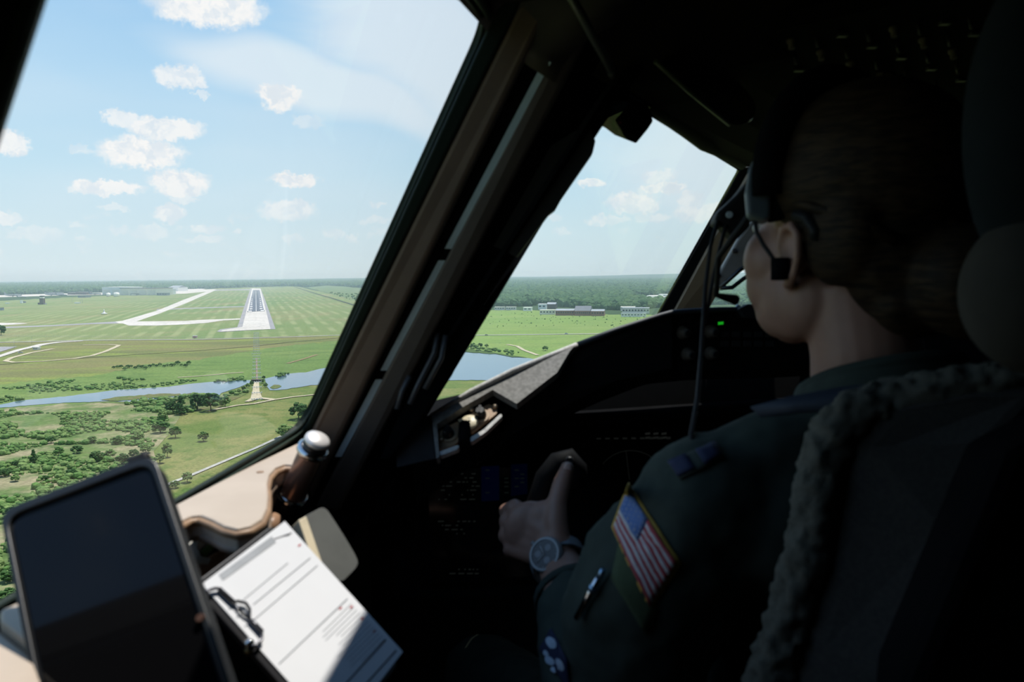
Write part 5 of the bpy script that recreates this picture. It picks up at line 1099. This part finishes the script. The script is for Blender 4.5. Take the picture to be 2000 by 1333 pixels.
hn = NO(t, mp2.outputs[0], 1.0, 4, .6); t.links.new(MX(t, SM(t, hn, .35, .7), (.012, .008, .005), (.045, .028, .014)), _b.inputs['Base Color'])
hb_ = N(t, 'ShaderNodeBump'); hb_.inputs['Strength'].default_value = .6; hb_.inputs['Distance'].default_value = .002; t.links.new(hn, hb_.inputs['Height']); t.links.new(hb_.outputs[0], _b.inputs['Normal'])
hf = Vector((-.43, .903, 0)).normalized(); hr = Vector((hf.y, -hf.x, 0)); HC = Lc(.322, .778, .036)
HROT = Matrix((hr, hf, Vector((0, 0, 1)))).transposed()
def Hh(x, y, z): return HC + HROT @ Vector((x, y, z))
bf, br_ = HD, HP; NB = Lc(.345, .755, -.140)
def Bb(x, y, z): return NB + br_ * x + bf * y + Vector((0, 0, z))
BROT = Matrix((br_, bf, Vector((0, 0, 1)))).transposed()
Sh = Bb(-.178, .0, -.068); El = P(1205, 1385, .775); Wr = P(1092, 1100, .955)
ShR = Bb(.168, .0, -.068); ElR = Bb(.235, .03, -.31); WrR = Bb(.15, .27, -.36)
HipL, HipR = Bb(-.085, .02, -.50), Bb(.085, .02, -.50); KnL, KnR = P(950, 1325, 1.33), Bb(.17, .48, -.42)
AnL, AnR = KnL + Vector((.02, .06, -.42)), KnR + Vector((0, .08, -.44))
body = MB()
E_ = lambda c, r, rot=None, nu=20, nv=14: body.ell(c, r, rot, nu, nv)
E_(Hh(0, -.014, .04), (.075, .094, .084), HROT, 28, 18); E_(Hh(0, .028, -.018), (.063, .060, .085), HROT, 24, 16); E_(Hh(0, .034, -.070), (.050, .046, .038), HROT); E_(Hh(0, .062, -.094), (.022, .02, .017), HROT)
for s in (-1, 1):
    E_(Hh(s * .040, .048, -.024), (.031, .032, .036), HROT); E_(Hh(s * .044, .018, -.060), (.024, .046, .042), HROT); E_(Hh(s * .030, .042, -.072), (.028, .034, .032), HROT); E_(Hh(s * .037, .048, -.048), (.030, .032, .034), HROT)
    rim = [Hh(s * (.069 + a * .010), y - .004, z - .012) for y, z, a in ((.009, -.022, .3), (.010, .001, .5), (.003, .016, 1), (-.010, .019, 1.2), (-.019, .009, 1.3), (-.019, -.009, 1.2), (-.012, -.025, .9), (.001, -.036, .4), (.007, -.036, .2))]
    body.tube(rim, [.0035, .004, .0045, .0048, .0048, .0046, .0045, .0055, .004], 10); E_(Hh(s * .070, -.008, -.018), (.007, .015, .022), HROT)
body.tube([Hh(0, .080, .012), Hh(0, .095, -.010), Hh(0, .102, -.028)], [.008, .009, .011], 12); E_(Hh(-.010, .092, -.032), .008); E_(Hh(.010, .092, -.032), .008)
E_(Hh(0, .064, .030), (.05, .024, .018), HROT); E_(Hh(0, .078, -.054), (.021, .010, .006), HROT); E_(Hh(0, .076, -.064), (.018, .010, .006), HROT)
body.tube([Hh(0, -.018, -.05), Hh(0, -.03, -.11), Bb(0, .0, .0), Bb(0, -.01, -.06)], [.052, .050, .056, .07], 22)
# torso
body.tube([Bb(0, -.01, -.03), Bb(0, 0, -.12), Bb(0, .01, -.25), Bb(0, .01, -.38), Bb(0, .01, -.52)], [.07, .125, .13, .12, .13], 24)
E_(Bb(-.09, -.005, -.085), (.10, .075, .07), BROT); E_(Bb(.09, -.005, -.085), (.10, .075, .07), BROT)
for a, b, c_ in ((Sh, El, Wr), (ShR, ElR, WrR)):
    body.ell(a, .052); body.tube([a, a.lerp(b, .5), b, b.lerp(c_, .35), c_], [.048, .042, .036, .038, .026], 18)
for a, b, c_ in ((HipL, KnL, AnL), (HipR, KnR, AnR)):
    body.ell(a, .085); body.tube([a, a.lerp(b, .5), b, b.lerp(c_, .3), c_], [.085, .072, .052, .052, .032], 18); body.tube([c_, c_ + bf * .1 + Vector((0, 0, -.05)), c_ + bf * .19 + Vector((0, 0, -.07))], [.034, .036, .03], 12)
# left hand: fist seen from its back, thumb up on the yoke horn
Kn = [P(1006, 993, 1.0), P(992, 1019, 1.003), P(989, 1046, .999), P(998, 1073, .990)]
Wb = [P(1068, 1040, .965), P(1072, 1058, .962), P(1076, 1075, .96), P(1082, 1092, .957)]
for i, (k, wb) in enumerate(zip(Kn, Wb)):
    rk = (.0112, .0114, .0108, .0098)[i]
    body.tube([wb, wb.lerp(k, .5) - FW * .002, k], [.013, .0125, rk], 12); body.ell(k, rk * 1.05)
    y = (996, 1021, 1047, 1073)[i]; pip = P(989 + i * 2, y + 3, 1.045 - .004 * i); dip = P(1022, y + 4, 1.068 - .004 * i); tip = P(1052, y + 2, 1.056 - .003 * i)
    body.tube([k, pip, dip, tip], [rk, rk * .92, rk * .84, rk * .72], 12); body.ell(pip, rk * .95); body.ell(tip, rk * .74)
body.ell(P(1038, 1034, .985), (.034, .017, .036)); body.ell(P(1064, 1012, .978), (.022, .016, .022)); body.ell(P(1085, 1075, .957), (.024, .02, .026))
th = [P(1090, 1062, .955), P(1086, 1018, .963), P(1088, 982, .972), P(1096, 948, .980), P(1108, 915, .985)]
body.tube(th, [.015, .0145, .0125, .0115, .0088], 14); body.ell(th[-1], .0090); body.ell(th[2], .0128); body.tube([P(1062, 1000, .978), P(1080, 988, .972), P(1090, 975, .973)], [.010, .011, .010], 10)
# right hand resting on the thigh
wv_ = (WrR - ElR).normalized()
body.ell(WrR + wv_ * .05, (.035, .045, .018))
for i in range(4): q0 = WrR + wv_ * .08 + br_ * (.026 - i * .017); body.tube([q0, q0 + wv_ * .03, q0 + wv_ * .05 + Vector((0, 0, -.015)), q0 + wv_ * .055 + Vector((0, 0, -.035))], [.009, .0085, .008, .0065], 10)
body.tube([WrR + wv_ * .03 - br_ * .03, WrR + wv_ * .06 - br_ * .05, WrR + wv_ * .085 - br_ * .05], [.012, .010, .008], 10)
pilot = thing('person', Bb(0, .1, -.9), 'person in a sage green flight suit and headset gripping the yoke', 'person')
bo = body.build('body', skin, pilot, remesh=.0030, smooth_it=4)
# nails, eyes, brows, lips
MB().ell(th[-1] - FW * .0072 + UP * .001, (.0052, .0018, .0072), None, 12, 8).build('thumb_nail', M('nail', (.55, .37, .32), .3), pilot)
for s in (-1, 1):
    MB().ell(Hh(s * .031, .076, .010), (.0125, .008, .008), HROT, 16, 10).build('eye', M('eye_white', (.7, .68, .66), .2), pilot)
    MB().ell(Hh(s * .031, .0825, .010), (.005, .0022, .005), HROT, 12, 8).build('iris', M('iris', (.05, .06, .05), .1), pilot)
    MB().tube([Hh(s * .014, .088, .029), Hh(s * .032, .084, .034), Hh(s * .050, .070, .029)], [.002, .003, .0015], 8).build('eyebrow', hair_m, pilot)
MB().ell(Hh(0, .086, -.059), (.018, .004, .006), HROT, 16, 8).build('lips', M('lips', (.42, .17, .14), .45), pilot)
# hair: cap, sides, nape, low bun
hm = MB()
hm.ell(Hh(0, -.028, .052), (.084, .100, .090), HROT, 28, 18); hm.ell(Hh(0, -.070, -.02), (.066, .046, .066), HROT); hm.ell(Hh(0, .03, .085), (.062, .055, .050), HROT)
for s in (-1, 1): hm.ell(Hh(s * .066, -.020, .045), (.020, .060, .036), HROT); hm.ell(Hh(s * .062, .026, .052), (.016, .035, .04), HROT); hm.ell(Hh(s * .06, -.05, .0), (.022, .04, .05), HROT)
hm.ell(Hh(.012, -.128, -.045), (.058, .046, .050), HROT); hm.ell(Hh(0, -.085, -.065), (.05, .03, .03), HROT)
ho = hm.build('hair', hair_m, pilot, remesh=.004, smooth_it=5)
MB().tube([Hh(.012 + .045 * math.cos(a), -.108, -.045 + .04 * math.sin(a)) for a in [k * .4 for k in range(17)]], .004, 8).build('hair_tie', soft_black, ho)
MB().tube([Hh(-.079, -.008, .030), Hh(-.081, -.035, .022), Hh(-.070, -.07, .010), Hh(-.05, -.10, -.01)], [.003, .005, .006, .006], 8).build('hair_strand', hair_m, ho)
# flight suit
sm_ = MB(); sx = lambda c, r, rot=None: sm_.ell(c, r, rot, 20, 14)
sm_.tube([Bb(0, -.012, -.022), Bb(0, 0, -.10), Bb(0, .01, -.25), Bb(0, .01, -.38), Bb(0, .01, -.53)], [.085, .142, .148, .138, .146], 26)
sx(Bb(-.095, -.005, -.085), (.110, .086, .075), BROT); sx(Bb(.095, -.005, -.085), (.110, .086, .075), BROT); sx(Bb(0, -.03, -.045), (.12, .06, .05), BROT)
sm_.tube([Bb(-.05, -.01, -.02), Bb(-.12, -.005, -.035), Bb(-.19, 0, -.07)], [.05, .05, .055], 16); sm_.tube([Bb(.05, -.01, -.02), Bb(.12, -.005, -.035), Bb(.19, 0, -.07)], [.05, .05, .055], 16)
cuff = El.lerp(Wr, .70)
sm_.ell(Sh, .066); sm_.tube([Sh, Sh.lerp(El, .3) + RT * -.012, Sh.lerp(El, .6) + RT * -.014, El, El.lerp(Wr, .25), El.lerp(Wr, .5), cuff], [.066, .076, .074, .062, .060, .055, .045], 20); sm_.ell(El, .06)
sm_.ell(ShR, .064); sm_.tube([ShR, ShR.lerp(ElR, .5), ElR, ElR.lerp(WrR, .4), ElR.lerp(WrR, .86)], [.062, .06, .056, .055, .040], 20)
for a, b, c_ in ((HipL, KnL, AnL), (HipR, KnR, AnR)): sm_.ell(a, .10); sm_.tube([a, a.lerp(b, .5), b, b.lerp(c_, .3), c_ + Vector((0, 0, .03))], [.10, .09, .070, .066, .052], 18); sm_.ell(b, .071)
suit = sm_.build('flight_suit', suit_m, pilot, remesh=.006, smooth_it=8)
tx_ = bpy.data.textures.new('wrinkle', 'CLOUDS'); tx_.noise_scale = .055; tx_.noise_depth = 3
dm = suit.modifiers.new('d', 'DISPLACE'); dm.texture = tx_; dm.strength = .016; dm.mid_level = .5; dm.texture_coords = 'LOCAL'
# collar
cn = [Bb(x, y, z) for x, y, z in ((-.050, .066, -.040), (-.076, .030, -.020), (-.086, -.025, .0), (-.058, -.072, .014), (0, -.086, .020), (.058, -.072, .014), (.086, -.025, .0), (.076, .030, -.020), (.050, .066, -.040))]
cax = Bb(0, -.01, 0)
ct = [p + Vector((cax.x - p.x, cax.y - p.y, 0)) * .16 + Vector((0, 0, .058)) for p in cn]
fold = [p + Vector((p.x - cax.x, p.y - cax.y, 0)) * .34 + Vector((0, 0, -.045)) for p in ct]
MB().loft([cn, ct, [p + (q - p) * .15 + Vector((0, 0, .003)) for p, q in zip(ct, fold)], fold], caps=False, closed=False).build('collar', suit_m, pilot, subsurf=2).modifiers.new('so', 'SOLIDIFY').thickness = .004
MB().tube([cuff + (Wr - El).normalized() * .002 + Vector((.0, 0, 0)), cuff + (Wr - El).normalized() * .012], [.046, .0445], 20, caps=False).build('cuff', suit_m, pilot).modifiers.new('so', 'SOLIDIFY').thickness = .003
# things sewn on the suit: laid on its evaluated surface
bpy.context.view_layer.update()
dg = bpy.context.evaluated_depsgraph_get(); ev = suit.evaluated_get(dg); bv = BVHTree.FromObject(suit, dg); mw = suit.matrix_world.copy(); mwi = mw.inverted()
def onsuit(px, py, off=.0015):
    o_ = mwi @ EYE; d_ = (mwi.to_3x3() @ ray(px, py)).normalized()
    hit, nrm, i, ds = bv.ray_cast(o_, d_)
    if hit is None: return None
    return mw @ hit + (mw.to_3x3() @ nrm).normalized() * off
def sewn(name, corners, mat, parent, off=.0015, nu=6, nv=6, u0=0, u1=1, v0=0, v1=1, label=None, thick=.0012):
    tl, tr_, br2, bl2 = [Vector((*c, 0)) for c in corners]; grid = []; ok = True
    dref = None
    for j in range(nv + 1):
        row = []
        for i in range(nu + 1):
            u = u0 + (u1 - u0) * i / nu; v = v0 + (v1 - v0) * j / nv
            q = tl.lerp(tr_, u).lerp(bl2.lerp(br2, u), v); h = onsuit(q.x, q.y, off)
            if h is None: h = P(q.x, q.y, dref or .7)
            else: dref = (h - EYE).dot(FW)
            row.append(h)
        grid.append(row)
    m_ = MB(); n = nu + 1
    m_.add([p for r in grid for p in r], [(j * n + i, j * n + i + 1, (j + 1) * n + i + 1, (j + 1) * n + i) for j in range(nv) for i in range(nu)], True)
    o = m_.build(name, mat, parent, label=label); sd_ = o.modifiers.new('so', 'SOLIDIFY'); sd_.thickness = thick; sd_.offset = 1
    return o
gold = M('gold_thread', (.55, .33, .05), .7, vs_=300, bump=.3, bs=900); fwht = M('flag_white', (.62, .58, .58), .8, vs_=300); fred = M('flag_red', (.42, .055, .07), .8, vs_=300); fblu = M('flag_blue', (.085, .16, .38), .8, c2=(.11, .19, .42), vs_=900)
FC = [(1230, 944), (1331, 1099), (1270, 1196), (1197, 1031)]
fp_ = sewn('flag_patch', FC, gold, pilot, .002, 14, 10, label='stars and stripes shoulder patch with gold border')
for k in range(13):
    u0 = .43 if k < 7 else .05
    sewn('stripe', FC, fred if k % 2 == 0 else fwht, fp_, .0035, 10, 1, u0, .95, .06 + k * .88 / 13, .06 + (k + 1) * .88 / 13, thick=.0006)
cn_ = sewn('canton', FC, fblu, fp_, .0038, 6, 6, .05, .43, .06, .06 + .88 * 7 / 13, thick=.0006)
for a in range(6):
    for b in range(5):
        u, v = .08 + a * .062, .09 + b * .09; sewn('star', FC, fwht, cn_, .0048, 1, 1, u, u + .012, v, v + .02, thick=.0002)
nav = M('navy_cloth', (.012, .018, .06), .8); 
sewn('velcro_field', [(1215, 1045), (1285, 1190), (1262, 1240), (1196, 1130)], M('velcro_green', (.05, .075, .035), .95, vs_=200, bump=.4, bs=700), pilot, .001, 6, 6)
rk_ = sewn('rank_tab', [(1305, 905), (1395, 868), (1412, 898), (1330, 940)], M('rank_cloth', (.04, .05, .042), .9), pilot, .002, 8, 5, label='captain rank tab with two navy bars')
for (u0, u1) in ((.02, .40), (.58, .98)): sewn('rank_bar', [(1305, 905), (1395, 868), (1412, 898), (1330, 940)], nav, rk_, .004, 3, 4, u0, u1, .1, .9)
sp_ = sewn('unit_patch', [(1080, 1230), (1112, 1290), (1118, 1350), (1058, 1270)], nav, pilot, .002, 6, 8, label='navy unit patch with pale emblem')
pale = M('pale_thread', (.42, .50, .60), .8)
for (x, y, a, b) in ((1081, 1258, 9, 11), (1072, 1278, 5, 6), (1078, 1292, 7, 10), (1098, 1298, 9, 12), (1086, 1312, 5, 7)):
    ring_ = [onsuit(x + a * math.cos(k * .5236) + b * .35 * math.sin(k * .5236), y + b * math.sin(k * .5236), .0035) for k in range(12)]; ctr = onsuit(x, y, .004)
    if ctr and all(ring_): MB().add([ctr] + ring_, [(0, 1 + k, 1 + (k + 1) % 12) for k in range(12)], True).build('emblem', pale, sp_)
# sleeve pocket pen
pa_, pb_ = onsuit(1180, 1133, .006) or P(1180, 1133, .7), onsuit(1137, 1208, .006) or P(1137, 1208, .78)
pn = thing('pen', pb_, 'silver pen clipped in the sleeve pocket', 'pen'); MB().tube([pa_, pa_.lerp(pb_, .5), pb_], [.0032, .0034, .003], 12).build('barrel', chrome, pn)
MB().lathe(pa_.lerp(pb_, .18), pb_ - pa_, [(.0042, 0), (.0042, .006)], 12).build('band', M('blue_band', (.3, .45, .6), .2, .8), pn); MB().tube([pa_, pa_ + (pa_ - pb_).normalized() * .01], .0028, 10).build('clicker', M('blue_band', (0, 0, 0)), pn)
# ---- wrist watch
wa = (Wr - El).normalized(); wc = P(1094, 1098, .956)
wt = thing('wrist_watch', wc, 'silver chronograph wrist watch with metal link bracelet', 'watch')
wn = (-FW * .72 + (UP * .45 - RT * .52)).normalized(); wcase = P(1066, 1084, .937)
MB().lathe(wcase - wn * .006, wn, [(.0195, 0), (.0215, .002), (.0215, .007), (.0195, .009)], 36).build('case', M('watch_steel', (.28, .29, .30), .45, .4), wt)
dl_ = MB().lathe(wcase + wn * .0025, wn, [(.0175, 0), (.0175, .0008)], 36).build('dial', M('watch_dial', (.05, .055, .065), .3), wt)
ringw = ringplate([wcase + wn * .003 + (wn.orthogonal().normalized() * math.cos(a) + wn.cross(wn.orthogonal().normalized()) * math.sin(a)) * .0172 for a in [k * .196 for k in range(32)]], [wcase + wn * .003 + (wn.orthogonal().normalized() * math.cos(a) + wn.cross(wn.orthogonal().normalized()) * math.sin(a)) * .0198 for a in [k * .196 for k in range(32)]], wn * .0012).build('bezel', M('watch_steel', (0, 0, 0)), wt)
wx = (UP - RT * .2); wx = (wx - wn * wx.dot(wn)).normalized(); wy = wn.cross(wx)
for a in (1.57, 3.67, 5.76):
    c = wcase + wn * .0034 + (wx * math.cos(a) + wy * math.sin(a)) * .0085; MB().lathe(c, wn, [(.0042, 0), (.0042, .0003)], 18).build('subdial', M('subdial', (.22, .23, .25), .4), dl_)
for a, L_ in ((.6, .011), (2.4, .014)): MB().tube([wcase + wn * .004, wcase + wn * .004 + (wx * math.cos(a) + wy * math.sin(a)) * L_], .0006, 6).build('hand', M('hand_white', (.6, .6, .6), .4), dl_)
for a in range(12): c = wcase + wn * .0034 + (wx * math.cos(a * .5236) + wy * math.sin(a * .5236)) * .0152; MB().box(c, (.001, .001, .0004)).build('hour_mark', M('hand_white', (0, 0, 0)), dl_)
MB().lathe(wcase + (wx * .6 + wy * .8) * .021, (wx * .6 + wy * .8), [(.003, 0), (.003, .004)], 12).build('crown', M('watch_steel', (0, 0, 0)), wt)
e1 = (wn - wa * wn.dot(wa)).normalized(); e2 = wa.cross(e1); wcen = wcase - wn * .031
for k in range(22):
    a = .62 + (2 * math.pi - 1.24) * k / 21; c = wcen + (e1 * math.cos(a) * .031 + e2 * math.sin(a) * .033)
    rad = (e1 * math.cos(a) + e2 * math.sin(a)).normalized(); tg = wa.cross(rad)
    MB().box(c, (.0165, .0082, .003), Matrix((wa, tg, rad)).transposed()).build('bracelet_link', M('watch_link', (.16, .18, .20), .45, .3), wt, bevel=.0007)
# ---- headset
hs = thing('headset', Hh(-.09, 0, -.03), 'dark aviation headset with grey blue temple pad and in ear plug', 'headset')
arcb = [Hh(.094 * math.cos(a) * -1, .004, .05 + .100 * math.sin(a)) for a in [(-.15 + k * (math.pi + .3) / 18) for k in range(19)]]
MB().tube(arcb, .008, 10, flat=1.8).build('head_band', soft_black, hs)
pad_c = P(1484, 362, .765)
q = [(1462, 330), (1480, 296), (1502, 288), (1510, 300), (1506, 425), (1490, 431), (1460, 420), (1456, 372)]
MB().prism([P(x, y, .735) for x, y in q], FW * .03 + hr * .01).build('temple_pad', M('grey_blue_pad', (.13, .165, .185), .55), hs, bevel=.006, seg=3)
q = [(1506, 290), (1545, 300), (1560, 350), (1565, 420), (1508, 430)]
MB().prism([P(x, y, .737) for x, y in q], FW * .03).build('pad_cushion', soft_black, hs, bevel=.006, seg=3)
MB().tube([P(1555, 420, .72), P(1580, 425, .71), P(1600, 455, .70), P(1590, 470, .70)], [.008, .010, .009, .006], 10, flat=.6).build('arm', black, hs)
eb = P(1524, 528, .738); MB().tube([eb + UP * .011, eb - UP * .009], .0085, 14).build('ear_plug', soft_black, hs); MB().lathe(eb, Hh(0, 0, 0) - eb, [(.007, 0), (.006, .014)], 12).build('plug_stem', black, hs)
MB().tube([P(1474, 424, .758), P(1478, 455, .75), P(1492, 480, .745), P(1508, 502, .74), P(1518, 520, .738)], .0022, 8).build('plug_cable', M('cable_grey2', (.022, .022, .024), .6, spec=.2), hs)
MB().prism([P(x, y, .90) for x, y in ((1462, 352), (1440, 380), (1402, 415), (1396, 436), (1412, 442), (1440, 470), (1468, 440))], FW * .03).build('boom_joint', black, hs, bevel=.005)
MB().lathe(P(1424, 420, .898), -FW, [(.004, 0), (.0035, .003)], 12).build('joint_screw', bluegrey, hs)
MB().tube([P(x, y, d) for x, y, d in ((1402, 432, .90), (1388, 480, .89), (1378, 560, .88), (1374, 620, .86), (1369, 700, .82), (1362, 780, .77), (1350, 850, .715), (1352, 880, .70))], .0024, 8).build('main_cable', M('cable_grey2', (0, 0, 0)), hs)
MB().tube([P(x, y, d) for x, y, d in ((1418, 440, .90), (1402, 500, .89), (1388, 570, .88), (1378, 630, .86))], .0022, 8).build('second_cable', M('cable_grey2', (0, 0, 0)), hs)
MB().tube([Hh(-.088, .02, .03), Hh(-.085, .08, -.02), Hh(-.05, .125, -.06), Hh(-.02, .128, -.066)], [.004, .003, .003, .006], 8).build('mic_boom', black, hs)
# ================================================================== seat
st = thing('pilot_seat', Bb(.02, -.2, -.95), 'pilot seat with grey woven cover and sheepskin edging', 'seat')
weave = M('woven_cover', (.060, .056, .050), .95, c2=(.045, .043, .04), vs_=300, bump=.6, bs=500, spec=.1); fleece = M('sheepskin', (.125, .120, .098), .95, c2=(.09, .088, .072), vs_=120, bump=.8, bs=300, spec=.05)
bpx = [(1690, 802, .60), (1652, 850, .60), (1640, 950, .60), (1618, 1080, .60), (1580, 1220, .60), (1530, 1400, .61), (1500, 1620, .62), (1760, 1620, .57), (1770, 1333, .55), (1860, 1100, .55), (1955, 890, .555), (2040, 800, .56), (2080, 742, .57), (1850, 768, .585)]
MB().prism([P(*b) for b in bpx], FW * .06).build('back_cushion', weave, st, bevel=.018, seg=4)
fpath = [(2120, 728, .575), (2000, 742, .58), (1850, 770, .59), (1740, 790, .60), (1680, 812, .60), (1642, 850, .60), (1620, 905, .60), (1610, 960, .60), (1600, 1040, .60), (1580, 1130, .60), (1555, 1220, .605), (1520, 1320, .61), (1480, 1450, .62), (1450, 1620, .63)]
fe = MB().tube([P(*b) + FW * .012 for b in fpath], [.017, .017, .018, .018, .019] + [.018] * 9, 18).build('fleece_edge', fleece, st, remesh=.004)
tf = bpy.data.textures.new('fleece', 'CLOUDS'); tf.noise_scale = .009; tf.noise_depth = 2; dq = fe.modifiers.new('d', 'DISPLACE'); dq.texture = tf; dq.strength = .012; dq.texture_coords = 'LOCAL'
MB().prism([P(x, y, d) for x, y, d in ((1775, 1333, .50), (1965, 880, .505), (2200, 760, .51), (2300, 1700, .48), (1740, 1700, .50))], FW * .05 + Vector((0, 0, 0))).build('back_shell', soft_black, st, bevel=.01)
MB().hexa([Bb(a, b, -.56) for a, b in ((-.22, -.12), (.22, -.12), (.22, .36), (-.22, .36))], [Bb(a, b, -.66) for a, b in ((-.22, -.12), (.22, -.12), (.22, .36), (-.22, .36))]).build('seat_cushion', weave, st, bevel=.03, seg=4)
MB().hexa([Bb(a, b, -.66) for a, b in ((-.12, -.05), (.12, -.05), (.12, .28), (-.12, .28))], [Bb(a, b, -.99) for a, b in ((-.12, -.05), (.12, -.05), (.12, .28), (-.12, .28))]).build('pedestal', soft_black, st, bevel=.01)
hrst = thing('headrest', P(1990, 640, .52), 'rounded beige headrest pad under a dark blue grey pad', 'headrest')
MB().ell(P(2046, 570, .54), (.056, .045, .058), None, 32, 20).build('lower_pad', M('beige_pad', (.060, .055, .046), .9, vs_=20, spec=.1), hrst)
MB().ell(P(2066, 240, .54), (.060, .045, .118), None, 32, 20).build('upper_pad', M('dark_blue_pad', (.014, .019, .021), .9, vs_=20, spec=.1), hrst)
for x in (2080, 2200): MB().tube([P(x, 700, .52), P(x + 6, 800, .53)], .006, 10).build('support_rod', steel, hrst)
sb_ = thing('shoulder_harness', P(1700, 790, .62), 'dark blue shoulder harness strap running back over the seat top', 'strap')
top = [(1465, 795, .655), (1540, 775, .645), (1640, 756, .625), (1760, 744, .605), (1880, 736, .60), (2080, 726, .59)]; bot = [(1485, 815, .650), (1560, 805, .635), (1660, 800, .612), (1780, 778, .598), (1890, 766, .592), (2090, 752, .585)]
MB().loft([[P(*a), P(*b)] for a, b in zip(top, bot)], caps=False, closed=False).build('webbing', M('navy_webbing', (.012, .020, .036), .7, vs_=300, bump=.3, bs=800), sb_).modifiers.new('so', 'SOLIDIFY').thickness = .003
MB().prism([P(x, y, d) for x, y, d in ((1880, 728, .592), (1905, 727, .591), (1907, 770, .585), (1882, 772, .586))], FW * .006).build('slide_buckle', black, sb_, bevel=.001)
